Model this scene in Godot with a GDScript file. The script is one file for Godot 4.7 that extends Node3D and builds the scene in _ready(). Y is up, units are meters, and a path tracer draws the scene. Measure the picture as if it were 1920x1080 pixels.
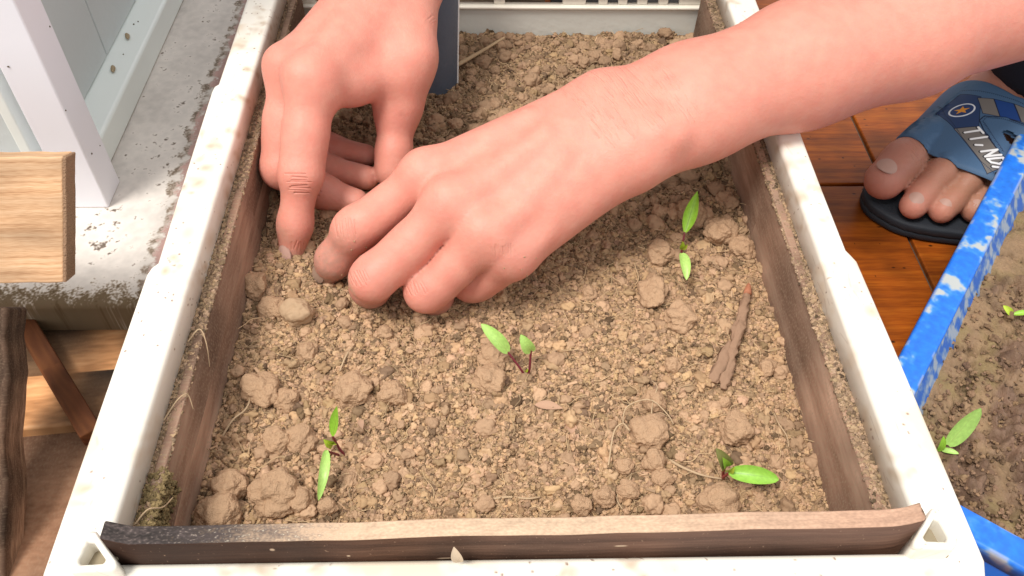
extends Node3D

var rng := RandomNumberGenerator.new()
var used := {}
var soil_low := FastNoiseLite.new()
var soil_mid := FastNoiseLite.new()
var soil_cell := FastNoiseLite.new()
var soil_fine := FastNoiseLite.new()
const FINE := 0.0017        # cell of the hands' grids, metres


# ---------------------------------------------------------------- naming
func numbered(called: String) -> String:
	if not used.has(called):
		used[called] = 0
		return called
	used[called] += 1
	return "%s_%03d" % [called, used[called]]

func tag(o: Node, label := "", category := "", group := "", kind := "") -> Node:
	if label != "": o.set_meta("label", label)
	if category != "": o.set_meta("category", category)
	if group != "": o.set_meta("group", group)
	if kind != "": o.set_meta("kind", kind)
	return o

func thing(called: String, label: String, category: String, at := Vector3.ZERO, group := "") -> Node3D:
	var o := Node3D.new()
	o.name = numbered(called)
	add_child(o)
	o.position = at
	tag(o, label, category, group)
	return o

func part(called: String, mesh: Mesh, m: Material, parent: Node, at := Vector3.ZERO) -> MeshInstance3D:
	var o := MeshInstance3D.new()
	o.mesh = mesh
	o.material_override = m
	if parent == self:
		o.name = numbered(called)
		add_child(o)
	else:
		var k := 0
		var n := called
		while parent.has_node(NodePath(n)):
			k += 1
			n = "%s_%03d" % [called, k]
		o.name = n
		parent.add_child(o)
	o.position = at
	return o


# ---------------------------------------------------------------- meshes
# faces are given counter-clockwise seen from outside, and turned on commit
func commit(v: PackedVector3Array, f: PackedInt32Array, uv := PackedVector2Array(), col := PackedColorArray(), normals := PackedVector3Array()) -> ArrayMesh:
	var n := normals
	if n.is_empty():
		n = PackedVector3Array()
		n.resize(v.size())
		for i in range(0, f.size(), 3):
			var a := v[f[i]]
			var w := (v[f[i + 1]] - a).cross(v[f[i + 2]] - a)
			n[f[i]] += w
			n[f[i + 1]] += w
			n[f[i + 2]] += w
		for i in n.size():
			n[i] = n[i].normalized() if n[i].length_squared() > 0.0 else Vector3.UP
	var g := PackedInt32Array()
	g.resize(f.size())
	for i in range(0, f.size(), 3):
		g[i] = f[i]
		g[i + 1] = f[i + 2]
		g[i + 2] = f[i + 1]
	var a := []
	a.resize(Mesh.ARRAY_MAX)
	a[Mesh.ARRAY_VERTEX] = v
	a[Mesh.ARRAY_NORMAL] = n
	if uv.size() == v.size() and v.size() > 0: a[Mesh.ARRAY_TEX_UV] = uv
	if col.size() == v.size() and v.size() > 0: a[Mesh.ARRAY_COLOR] = col
	a[Mesh.ARRAY_INDEX] = g
	var m := ArrayMesh.new()
	m.add_surface_from_arrays(Mesh.PRIMITIVE_TRIANGLES, a)
	return m

func ticks(h: float, r: float, seg: int, sub: int) -> PackedFloat32Array:
	var t := PackedFloat32Array()
	for i in seg: t.append(-h + r * (1.0 - tan(PI / 4 * (1.0 - float(i) / seg))))
	for i in sub + 1: t.append(lerpf(-h + r, h - r, float(i) / sub))
	for i in seg: t.append(h - r * (1.0 - tan(PI / 4 * float(i + 1) / seg)))
	return t

# a box with rounded edges; warp moves its points, uvf gives their texture place
func rbox(size: Vector3, r: float, c := Vector3.ZERO, subs := Vector3i.ONE, warp = null, uvf = null, seg := 2) -> ArrayMesh:
	var h := size / 2
	var v := PackedVector3Array()
	var f := PackedInt32Array()
	var n := PackedVector3Array()
	var uv := PackedVector2Array()
	for ax in 3:
		var bx := (ax + 1) % 3
		var cx := (ax + 2) % 3
		var tb := ticks(h[bx], r, seg, subs[bx])
		var tc := ticks(h[cx], r, seg, subs[cx])
		for sgn in [-1.0, 1.0]:
			var base := v.size()
			for i in tb.size():
				for j in tc.size():
					var q := Vector3.ZERO
					q[ax] = h[ax] * sgn
					q[bx] = tb[i]
					q[cx] = tc[j]
					var inner := q.clamp(-h + Vector3.ONE * r, h - Vector3.ONE * r)
					var d := (q - inner).normalized()
					var p := inner + d * r
					n.append(d)
					if uvf != null: uv.append(uvf.call(p + c))
					if warp != null: p = warp.call(p)
					v.append(p + c)
			var w := tc.size()
			for i in tb.size() - 1:
				for j in w - 1:
					var a := base + i * w + j
					if sgn > 0: f.append_array([a, a + w, a + w + 1, a, a + w + 1, a + 1])
					else: f.append_array([a, a + w + 1, a + w, a, a + 1, a + w + 1])
	return commit(v, f, uv, PackedColorArray(), n)

func tube(pts: PackedVector3Array, radii: PackedFloat32Array, sides := 6, squash := 1.0, gnarl := 0.0) -> ArrayMesh:
	var gn := noise(77, 1.0, 3)
	var v := PackedVector3Array()
	var f := PackedInt32Array()
	var uv := PackedVector2Array()
	var side := Vector3.ZERO
	var run := 0.0
	for i in pts.size():
		var d := (pts[mini(i + 1, pts.size() - 1)] - pts[maxi(i - 1, 0)]).normalized()
		if i == 0:
			side = d.cross(Vector3.UP if absf(d.y) < 0.9 else Vector3.RIGHT).normalized()
		else:
			run += pts[i].distance_to(pts[i - 1])
			side = (side - d * side.dot(d)).normalized()
		var up := side.cross(d)
		for k in sides:
			var a := TAU * k / sides
			v.append(pts[i] + (side * cos(a) + up * sin(a) * squash) * radii[i] * (1.0 + gnarl * gn.get_noise_3d(cos(a) * 2.2, sin(a) * 2.2, run * 140.0)))
			uv.append(Vector2(float(k) / sides, run))
	for i in pts.size() - 1:
		for k in sides:
			var a := i * sides + k
			var b := i * sides + (k + 1) % sides
			f.append_array([a, a + sides, b, b, a + sides, b + sides])
	for e in 2:
		var at := v.size()
		var row := 0 if e == 0 else (pts.size() - 1) * sides
		v.append(pts[0] if e == 0 else pts[pts.size() - 1])
		uv.append(Vector2.ZERO)
		for k in sides:
			var a := row + k
			var b := row + (k + 1) % sides
			if e == 0: f.append_array([at, a, b])
			else: f.append_array([at, b, a])
	return commit(v, f, uv)

func curve_pts(ctrl: Array, n: int) -> PackedVector3Array:
	var out := PackedVector3Array()
	for i in n + 1:
		var t := float(i) / n * (ctrl.size() - 1)
		var k := mini(int(t), ctrl.size() - 2)
		var p0: Vector3 = ctrl[maxi(k - 1, 0)]
		var p1: Vector3 = ctrl[k]
		var p2: Vector3 = ctrl[k + 1]
		var p3: Vector3 = ctrl[mini(k + 2, ctrl.size() - 1)]
		out.append(p1.cubic_interpolate(p2, p0, p3, t - k))
	return out

func taper(n: int, a: float, b: float) -> PackedFloat32Array:
	var r := PackedFloat32Array()
	for i in n: r.append(lerpf(a, b, float(i) / (n - 1)))
	return r

# a ring with a moulded upper edge: outer and inner loops have as many points (clockwise from above or not does not matter to the path tracer, normals are smoothed)
func ring(outer: PackedVector2Array, inner: PackedVector2Array, y0: float, y1: float, b: float) -> ArrayMesh:
	var v := PackedVector3Array()
	var f := PackedInt32Array()
	var n := outer.size()
	var prof := []          # (share from outer to inner in metres, height)
	for s in 5:
		var a := PI / 2 * s / 4
		prof.append([b * (1.0 - cos(a)), y1 - b + b * sin(a)])
	var inner_first := prof.size()
	var rows: Array = [[0.0, y0, false], [0.0, y1 - b * 1.02, false]]
	for p in prof: rows.append([p[0], p[1], false])
	for k in prof.size():
		var p: Array = prof[prof.size() - 1 - k]
		rows.append([p[0], p[1], true])
	rows.append([0.0, y1 - b * 1.02, true])
	rows.append([0.0, y0, true])
	for r in rows:
		for i in n:
			var o := outer[i]
			var q := inner[i]
			var d := (q - o).normalized()
			var p: Vector2 = (q - d * float(r[0])) if r[2] else (o + d * float(r[0]))
			v.append(Vector3(p.x, r[1], p.y))
	for r in rows.size():
		var r2 := (r + 1) % rows.size()
		for i in n:
			var j := (i + 1) % n
			f.append_array([r * n + i, r * n + j, r2 * n + i, r * n + j, r2 * n + j, r2 * n + i])
	var uv := PackedVector2Array()
	for p in v: uv.append(Vector2(p.x + 0.2 + (y1 - p.y) * (0.9 if p.x > 0.0 else -0.9), p.z + 0.48 + (y1 - p.y) * 0.4) / 0.55)
	return commit(v, f, uv)

var icos := {}

func ico(sub: int) -> Array:
	if icos.has(sub): return [icos[sub][0].duplicate(), icos[sub][1]]
	var t := (1.0 + sqrt(5.0)) / 2.0
	var v := PackedVector3Array([Vector3(-1, t, 0), Vector3(1, t, 0), Vector3(-1, -t, 0), Vector3(1, -t, 0), Vector3(0, -1, t), Vector3(0, 1, t), Vector3(0, -1, -t), Vector3(0, 1, -t), Vector3(t, 0, -1), Vector3(t, 0, 1), Vector3(-t, 0, -1), Vector3(-t, 0, 1)])
	for i in 12: v[i] = v[i].normalized()
	var f := PackedInt32Array([0, 11, 5, 0, 5, 1, 0, 1, 7, 0, 7, 10, 0, 10, 11, 1, 5, 9, 5, 11, 4, 11, 10, 2, 10, 7, 6, 7, 1, 8, 3, 9, 4, 3, 4, 2, 3, 2, 6, 3, 6, 8, 3, 8, 9, 4, 9, 5, 2, 4, 11, 6, 2, 10, 8, 6, 7, 9, 8, 1])
	for s in sub:
		var g := PackedInt32Array()
		var mid := {}
		for i in range(0, f.size(), 3):
			var m := [0, 0, 0]
			for k in 3:
				var a := f[i + k]
				var b := f[i + (k + 1) % 3]
				var key := mini(a, b) * 1000000 + maxi(a, b)
				if not mid.has(key):
					mid[key] = v.size()
					v.append((v[a] + v[b]).normalized())
				m[k] = mid[key]
			g.append_array([f[i], m[0], m[2], f[i + 1], m[1], m[0], f[i + 2], m[2], m[1], m[0], m[1], m[2]])
		f = g
	icos[sub] = [v.duplicate(), f]
	return [v, f]

func noise(sd: int, freq: float, oct := 3, cell := false) -> FastNoiseLite:
	var n := FastNoiseLite.new()
	n.seed = sd
	n.frequency = freq
	n.fractal_octaves = oct
	n.noise_type = FastNoiseLite.TYPE_SIMPLEX_SMOOTH
	if cell:
		n.noise_type = FastNoiseLite.TYPE_CELLULAR
		n.cellular_return_type = FastNoiseLite.RETURN_DISTANCE
		n.fractal_type = FastNoiseLite.FRACTAL_NONE
	return n

# a lump of earth: a ball pushed about by noise, granular on its surface
func lump(sd: int, sub: int, rough: float, grain: float, scale := Vector3.ONE) -> ArrayMesh:
	var s := ico(sub)
	var v: PackedVector3Array = s[0]
	var n1 := noise(sd, 0.75, 3)
	var n2 := noise(sd + 7, 5.0 if sub < 4 else 11.0, 3)
	var n3 := noise(sd + 9, 2.2, 1, true)
	var col := PackedColorArray()
	for i in v.size():
		var p := v[i]
		var q := p + Vector3(sd * 3.1, 0, 0)
		var r := 1.0 + rough * n1.get_noise_3dv(q) + grain * n2.get_noise_3dv(q) - rough * (0.35 if sub < 4 else 0.12) * n3.get_noise_3dv(q)
		v[i] = p * r * scale
		var c := 1.0 + 0.22 * n2.get_noise_3dv(q * 1.7) + 0.12 * n1.get_noise_3dv(q * 2.0)
		col.append(Color(c, c, c))
	return commit(v, s[1], PackedVector2Array(), col)


# ---------------------------------------------------------------- flesh: distances on a grid, meshed as surface nets
class Flesh:
	var o: Vector3
	var c: float
	var nx: int
	var ny: int
	var nz: int
	var f: PackedFloat32Array
	var lo := Vector3i(1 << 20, 1 << 20, 1 << 20)
	var hi := Vector3i(-1, -1, -1)
	func _init(from: Vector3, to: Vector3, cell: float) -> void:
		o = from
		c = cell
		nx = int((to.x - from.x) / c) + 2
		ny = int((to.y - from.y) / c) + 2
		nz = int((to.z - from.z) / c) + 2
		f.resize(nx * ny * nz)
		f.fill(1.0)
	func twin() -> Flesh:
		return Flesh.new(o, o + Vector3(nx - 2, ny - 2, nz - 2) * c + Vector3.ONE * c * 0.5, c)
	# a bone: a capsule from a to b whose radius goes from ra to rb, joined with softness k; k < 0 cuts a groove
	func bone(a: Vector3, b: Vector3, ra: float, rb: float, k: float) -> void:
		var kk := absf(k)
		var m := maxf(ra, rb) + kk + 2.0 * c
		var l := Vector3i(((a.min(b) - Vector3.ONE * m - o) / c).floor()).clamp(Vector3i.ZERO, Vector3i(nx - 1, ny - 1, nz - 1))
		var h := Vector3i(((a.max(b) + Vector3.ONE * m - o) / c).ceil()).clamp(Vector3i.ZERO, Vector3i(nx - 1, ny - 1, nz - 1))
		lo = Vector3i(mini(lo.x, l.x), mini(lo.y, l.y), mini(lo.z, l.z))
		hi = Vector3i(maxi(hi.x, h.x), maxi(hi.y, h.y), maxi(hi.z, h.z))
		var ab := b - a
		var il := 1.0 / maxf(ab.length_squared(), 1e-12)
		var dr := rb - ra
		var ik := 1.0 / kk
		for z in range(l.z, h.z + 1):
			for y in range(l.y, h.y + 1):
				var at := (z * ny + y) * nx
				var p := Vector3(o.x + l.x * c, o.y + y * c, o.z + z * c) - a
				for x in range(l.x, h.x + 1):
					var t := clampf(p.dot(ab) * il, 0.0, 1.0)
					var d := (p - ab * t).length() - (ra + dr * t)
					var e := f[at + x]
					if k > 0.0:
						var w := kk - absf(d - e)
						f[at + x] = minf(d, e) - (w * w * ik * 0.25 if w > 0.0 else 0.0)
					else:
						var w := kk - absf(d + e)
						f[at + x] = maxf(-d, e) + (w * w * ik * 0.25 if w > 0.0 else 0.0)
					p.x += c
	func chain(pts: Array, rs: Array, k: float) -> void:
		for i in pts.size() - 1:
			bone(pts[i], pts[i + 1], rs[i], rs[i + 1], k)
	# out = least of (out, smooth(base, other)): fingers stay apart from each other but grow from the palm
	func graft(base: Flesh, other: Flesh, k: float) -> void:
		var l := other.lo
		var h := other.hi
		lo = Vector3i(mini(lo.x, l.x), mini(lo.y, l.y), mini(lo.z, l.z))
		hi = Vector3i(maxi(hi.x, h.x), maxi(hi.y, h.y), maxi(hi.z, h.z))
		var ik := 1.0 / k
		for z in range(l.z, h.z + 1):
			for y in range(l.y, h.y + 1):
				var at := (z * ny + y) * nx
				for x in range(at + l.x, at + h.x + 1):
					var d := other.f[x]
					var e := base.f[x]
					var w := k - absf(d - e)
					var s := minf(d, e) - (w * w * ik * 0.25 if w > 0.0 else 0.0)
					if s < f[x]: f[x] = s
	func mesh() -> Array:
		var v := PackedVector3Array()
		var idx := PackedInt32Array()
		var where := PackedInt32Array()
		where.resize(f.size())
		where.fill(-1)
		var l := Vector3i(maxi(lo.x - 1, 0), maxi(lo.y - 1, 0), maxi(lo.z - 1, 0))
		var h := Vector3i(mini(hi.x + 1, nx - 1), mini(hi.y + 1, ny - 1), mini(hi.z + 1, nz - 1))
		var sx := 1
		var sy := nx
		var sz := nx * ny
		var corner := PackedInt32Array([0, sx, sy, sx + sy, sz, sz + sx, sz + sy, sz + sx + sy])
		var edges := PackedInt32Array([0, 1, 2, 3, 4, 5, 6, 7, 0, 2, 1, 3, 4, 6, 5, 7, 0, 4, 1, 5, 2, 6, 3, 7])
		for z in range(l.z, h.z):
			for y in range(l.y, h.y):
				for x in range(l.x, h.x):
					var at := (z * ny + y) * nx + x
					var first := f[at] < 0.0
					if absf(f[at]) > c * 2.5: continue
					if (f[at + sx] < 0.0) == first and (f[at + sy] < 0.0) == first and (f[at + sz] < 0.0) == first and (f[at + sx + sy] < 0.0) == first and (f[at + sx + sz] < 0.0) == first and (f[at + sy + sz] < 0.0) == first and (f[at + sx + sy + sz] < 0.0) == first: continue
					var p := Vector3.ZERO
					var k := 0
					for e in 12:
						var ca := edges[e * 2]
						var cb := edges[e * 2 + 1]
						var fa := f[at + corner[ca]]
						var fb := f[at + corner[cb]]
						if (fa < 0.0) != (fb < 0.0):
							var t := fa / (fa - fb)
							p += Vector3(ca & 1, (ca >> 1) & 1, ca >> 2).lerp(Vector3(cb & 1, (cb >> 1) & 1, cb >> 2), t)
							k += 1
					where[at] = v.size()
					v.append(o + (Vector3(x, y, z) + p / k) * c)
		for z in range(l.z + 1, h.z):
			for y in range(l.y + 1, h.y):
				for x in range(l.x + 1, h.x):
					var at := (z * ny + y) * nx + x
					if where[at] < 0: continue
					var inside := f[at] < 0.0
					if (f[at + sx] < 0.0) != inside: quad(idx, where[at - sy - sz], where[at - sz], where[at], where[at - sy], inside)
					if (f[at + sy] < 0.0) != inside: quad(idx, where[at - sx - sz], where[at - sx], where[at], where[at - sz], inside)
					if (f[at + sz] < 0.0) != inside: quad(idx, where[at - sx - sy], where[at - sy], where[at], where[at - sx], inside)
		return [v, idx]
	func quad(idx: PackedInt32Array, a: int, b: int, d: int, e: int, flip: bool) -> void:
		if a < 0 or b < 0 or d < 0 or e < 0: return
		if flip: idx.append_array([a, b, d, a, d, e])
		else: idx.append_array([a, d, b, a, e, d])

# joins [verts, faces] lists into one mesh with skin colours; spots are [place, radius, colour, strength]
func skin_mesh(pieces: Array, spots: Array, uvs: Array) -> ArrayMesh:
	var v := PackedVector3Array()
	var f := PackedInt32Array()
	var col := PackedColorArray()
	var uv := PackedVector2Array()
	var n1 := noise(31, 55.0, 3)
	var n2 := noise(32, 420.0, 2)
	for k in pieces.size():
		var base := v.size()
		var pv: PackedVector3Array = pieces[k][0]
		for p in pv:
			v.append(p)
			var t := 1.0 + 0.055 * n1.get_noise_3dv(p) + 0.03 * n2.get_noise_3dv(p)
			var red := 0.11 * n1.get_noise_3dv(p * 1.9 + Vector3(4, 0, 0))
			var c := Color(0.650 * t, 0.262 * t * (1.0 - red), 0.196 * t * (1.0 - red))
			for s in spots:
				var d: float = p.distance_to(s[0]) / float(s[1])
				if d < 1.0:
					var w: float = (1.0 - d * d) * float(s[3]) * ((1.0 - d * d) if s.size() < 5 else 1.0)
					if s.size() > 4: w *= clampf(0.8 + 0.7 * n2.get_noise_3dv(p * 0.6) + 0.6 * n1.get_noise_3dv(p * 3.0), 0.0, 1.0)
					c = c.lerp(s[2], w)
			col.append(c)
			var g: Callable = uvs[k]
			uv.append(g.call(p))
		for i in pieces[k][1]: f.append(i + base)
	return commit(v, f, uv, col)


# ---------------------------------------------------------------- materials
func mat(c: Color, rough := 0.8, spec := 0.5) -> StandardMaterial3D:
	var m := StandardMaterial3D.new()
	m.albedo_color = c.linear_to_srgb()
	m.roughness = rough
	m.metallic_specular = spec
	return m

func bump(m: StandardMaterial3D, freq: float, scale: float, world := true, tri := 8.0, cell := false, sd := 3) -> void:
	var t := NoiseTexture2D.new()
	t.width = 512
	t.height = 512
	t.seamless = true
	var n := noise(sd, freq, 4, cell)
	t.noise = n
	m.heightmap_enabled = true
	m.heightmap_texture = t
	m.heightmap_scale = scale
	m.uv1_triplanar = true
	m.uv1_world_triplanar = world
	m.uv1_scale = Vector3.ONE * tri

func streaks(sd: int, w: int, h: int, along: int, across: int, freq: float) -> Image:
	var n := noise(sd, freq, 4)
	var im := n.get_image(along, across)
	im.resize(w, h, Image.INTERPOLATE_CUBIC)
	return im

# wood: streaks along u, in three tones; spots dusts it, dark and light stains by wide noise
func wood(sd: int, w: int, h: int, dark: Color, midc: Color, light: Color, stain := 0.25, dust := 0.0, along := 10) -> Image:
	var a := streaks(sd, w, h, along, h, 0.05)
	var b := streaks(sd + 1, w, h, along * 4, h, 0.25)
	var s := noise(sd + 2, 0.02, 3).get_image(w / 4, h / 4)
	s.resize(w, h, Image.INTERPOLATE_CUBIC)
	var p := noise(sd + 3, 0.35, 2).get_image(w, h)
	var im := Image.create(w, h, false, Image.FORMAT_RGB8)
	for y in h:
		for x in w:
			var g := a.get_pixel(x, y).r * 0.6 + b.get_pixel(x, y).r * 0.4
			var c := dark.lerp(midc, clampf(g * 2.0, 0, 1)).lerp(light, clampf(g * 2.0 - 1.0, 0, 1))
			c = c * (1.0 + stain * (s.get_pixel(x, y).r * 2.0 - 1.0))
			if dust > 0.0:
				c = c.lerp(Color(0.62, 0.55, 0.46), clampf((p.get_pixel(x, y).r - 0.52) * 3.5, 0, 1) * dust)
			im.set_pixel(x, y, c)
	return im

func textured(im: Image, rough := 0.75, spec := 0.4, bump_scale := 0.0) -> StandardMaterial3D:
	var m := mat(Color.WHITE, rough, spec)
	m.albedo_color = Color.WHITE
	m.albedo_texture = ImageTexture.create_from_image(im)
	if bump_scale != 0.0:
		m.heightmap_enabled = true
		m.heightmap_texture = m.albedo_texture
		m.heightmap_scale = bump_scale
	return m

func blot(im: Image, at: Vector2, r: Vector2, c: Color, strength: float, soft := 0.5, turn := 0.0) -> void:
	var m := maxf(r.x, r.y)
	for y in range(maxi(0, int(at.y - m)), mini(im.get_height(), int(at.y + m) + 1)):
		for x in range(maxi(0, int(at.x - m)), mini(im.get_width(), int(at.x + m) + 1)):
			var q := (Vector2(x, y) - at).rotated(-turn) / r
			var d := q.length()
			if d < 1.0:
				var w := clampf((1.0 - d) / soft, 0.0, 1.0) * strength
				im.set_pixel(x, y, im.get_pixel(x, y).lerp(c, w))

func stroke(im: Image, a: Vector2, b: Vector2, width: float, c: Color, strength := 1.0) -> void:
	var lo := a.min(b) - Vector2.ONE * (width + 1)
	var hi := a.max(b) + Vector2.ONE * (width + 1)
	var ab := b - a
	for y in range(maxi(0, int(lo.y)), mini(im.get_height(), int(hi.y) + 1)):
		for x in range(maxi(0, int(lo.x)), mini(im.get_width(), int(hi.x) + 1)):
			var p := Vector2(x, y) - a
			var t := clampf(p.dot(ab) / maxf(ab.length_squared(), 1e-6), 0, 1)
			var d := (p - ab * t).length()
			var w := clampf(width * 0.5 + 0.5 - d, 0.0, 1.0) * strength
			if w > 0.0: im.set_pixel(x, y, im.get_pixel(x, y).lerp(c, w))

func fill_poly(im: Image, poly: PackedVector2Array, c: Color) -> void:
	var lo := poly[0]
	var hi := poly[0]
	for p in poly:
		lo = lo.min(p)
		hi = hi.max(p)
	for y in range(maxi(0, int(lo.y)), mini(im.get_height(), int(hi.y) + 2)):
		for x in range(maxi(0, int(lo.x)), mini(im.get_width(), int(hi.x) + 2)):
			var k := 0
			for s in 4:
				if Geometry2D.is_point_in_polygon(Vector2(x + 0.25 + 0.5 * (s & 1), y + 0.25 + 0.5 * (s >> 1)), poly): k += 1
			if k > 0: im.set_pixel(x, y, im.get_pixel(x, y).lerp(c, k / 4.0))


# ---------------------------------------------------------------- soil
const DENTS := [[0.0, -0.150, 0.030, 0.005], [0.104, -0.197, 0.014, 0.005], [0.062, -0.112, 0.020, 0.004], [-0.10, -0.205, 0.022, 0.003], [-0.055, -0.175, 0.02, 0.003], [0.06, -0.235, 0.03, 0.003], [0.02, -0.06, 0.03, -0.003], [-0.10, -0.06, 0.035, -0.003], [0.10, -0.14, 0.04, -0.002], [-0.084, -0.163, 0.009, -0.004], [-0.045, -0.156, 0.009, -0.0035], [-0.113, -0.192, 0.009, -0.004], [-0.140, -0.205, 0.010, -0.004]]
func soil_h(x: float, z: float) -> float:
	var h := 0.0700 + 0.0035 * soil_low.get_noise_2d(x, z) + 0.0026 * soil_mid.get_noise_2d(x, z)
	for d in DENTS:
		var q: float = ((x - d[0]) * (x - d[0]) + (z - d[1]) * (z - d[1])) / (d[2] * d[2])
		if q < 4.0: h -= d[3] * exp(-q * 1.6)
	h += 0.0022 * clampf(soil_low.get_noise_2d(x * 2.3 + 3.0, z * 2.3) * 2.0, 0.0, 1.0) * soil_mid.get_noise_2d(x * 2.2, z * 2.2 + 1.0) * 2.0
	h -= 0.0014 * soil_cell.get_noise_2d(x, z)
	h += 0.0016 * soil_fine.get_noise_2d(x, z)
	if z < -0.38: h += 0.03 * (-0.38 - z)
	return h

func multi(called: String, mesh: Mesh, m: Material, xf: Array, cols: PackedColorArray, parent: Node) -> void:
	var mm := MultiMesh.new()
	mm.transform_format = MultiMesh.TRANSFORM_3D
	mm.use_colors = true
	mm.mesh = mesh
	mm.instance_count = xf.size()
	for i in xf.size():
		mm.set_instance_transform(i, xf[i])
		mm.set_instance_color(i, cols[i])
	var o := MultiMeshInstance3D.new()
	o.multimesh = mm
	o.material_override = m
	var k := 0
	var n := called
	while parent.has_node(NodePath(n)):
		k += 1
		n = "%s_%03d" % [called, k]
	o.name = n
	o.set_meta("kind", "stuff")
	parent.add_child(o)

func any_basis() -> Basis:
	return Basis.from_euler(Vector3(rng.randf() * TAU, rng.randf() * TAU, rng.randf() * TAU))

func scatter_crumbs(called: String, parent: Node, m: Material, count: int, most: float, place: Callable, tint: Color, vary := 0.18) -> void:
	for k in 4:
		var xf := []
		var cols := PackedColorArray()
		for i in count / 4:
			var s := minf(0.00058 * pow(maxf(rng.randf(), 0.001), -0.23), most)
			var p: Vector3 = place.call()
			var b := any_basis().scaled(Vector3(s * rng.randf_range(0.75, 1.3), s * rng.randf_range(0.6, 1.0), s * rng.randf_range(0.75, 1.3)))
			xf.append(Transform3D(b, p + Vector3(0, s * rng.randf_range(-0.1, 0.55), 0)))
			var v := rng.randf_range(1.0 - vary, 1.0 + vary)
			if rng.randf() < 0.19: v *= rng.randf_range(0.35, 0.7)
			if p.z < -0.2: v *= lerpf(1.0, 0.72, clampf((-0.2 - p.z) / 0.12, 0.0, 1.0))      # darker towards the back
			cols.append(Color(tint.r * v, tint.g * v * rng.randf_range(0.96, 1.03), tint.b * v * rng.randf_range(0.9, 1.05)))
		multi(called, crumb_meshes[k], m, xf, cols, parent)

var crumb_meshes := []

func on_soil() -> Vector3:
	var x := rng.randf_range(-0.1465, 0.1485)
	var z := rng.randf_range(-0.449, -0.012)
	return Vector3(x, soil_h(x, z), z)


# ---------------------------------------------------------------- leaves
func leaf(base: Vector3, tip: Vector3, width: float, up: Vector3, sag: float, fold := 0.12, pointed := 1.0) -> ArrayMesh:
	var d := tip - base
	var n := (up - d * up.dot(d) / d.length_squared()).normalized()
	var s := d.cross(n).normalized()
	var v := PackedVector3Array()
	var f := PackedInt32Array()
	var uv := PackedVector2Array()
	var L := 14
	var W := 6
	for side in 2:
		for i in L + 1:
			var t := float(i) / L
			var prof := pow(sin(PI * pow(clampf(t * 0.985 + 0.012, 0, 1), 0.85)), 0.52 if pointed < 1.0 else 0.9)
			for j in W + 1:
				var u := float(j) / W * 2.0 - 1.0
				var edge := (1.0 - u * u) * sin(PI * clampf(t, 0.02, 0.98))
				var p := base + d * t + n * (sag * sin(PI * t) + fold * width * u * u * prof) + s * (u * width * 0.5 * prof)
				p += n * (0.00022 * edge * (1.0 if side == 0 else -1.0))
				v.append(p)
				uv.append(Vector2(t, u * 0.5 + 0.5))
		var b := side * (L + 1) * (W + 1)
		for i in L:
			for j in W:
				var a := b + i * (W + 1) + j
				if side == 0: f.append_array([a, a + 1, a + W + 2, a, a + W + 2, a + W + 1])
				else: f.append_array([a, a + W + 2, a + 1, a, a + W + 1, a + W + 2])
	return commit(v, f, uv)

func leaf_material(c: Color, vein: Color) -> StandardMaterial3D:
	var im := Image.create(256, 128, false, Image.FORMAT_RGB8)
	var n := noise(77, 0.03, 3)
	for y in 128:
		for x in 256:
			var t := x / 255.0
			var u := y / 127.0 * 2.0 - 1.0
			var k := 1.0 + 0.18 * n.get_noise_2d(x, y)
			var q := c * k
			var side := absf(fposmod(t * 9.0 - absf(u) * 2.2, 1.0) - 0.5)
			q = q.lerp(c * 1.25, clampf((side - 0.42) * 8.0, 0, 1) * 0.35)
			q = q.lerp(vein, clampf(1.0 - absf(u) / (0.13 * (1.05 - t)), 0, 1) * (1.0 - t * 0.75))
			im.set_pixel(x, y, Color(q.r, q.g, q.b).linear_to_srgb())
	var m := textured(im, 0.42, 0.5)
	m.backlight_enabled = true
	m.backlight = Color(0.35, 0.5, 0.2)
	return m


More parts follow.
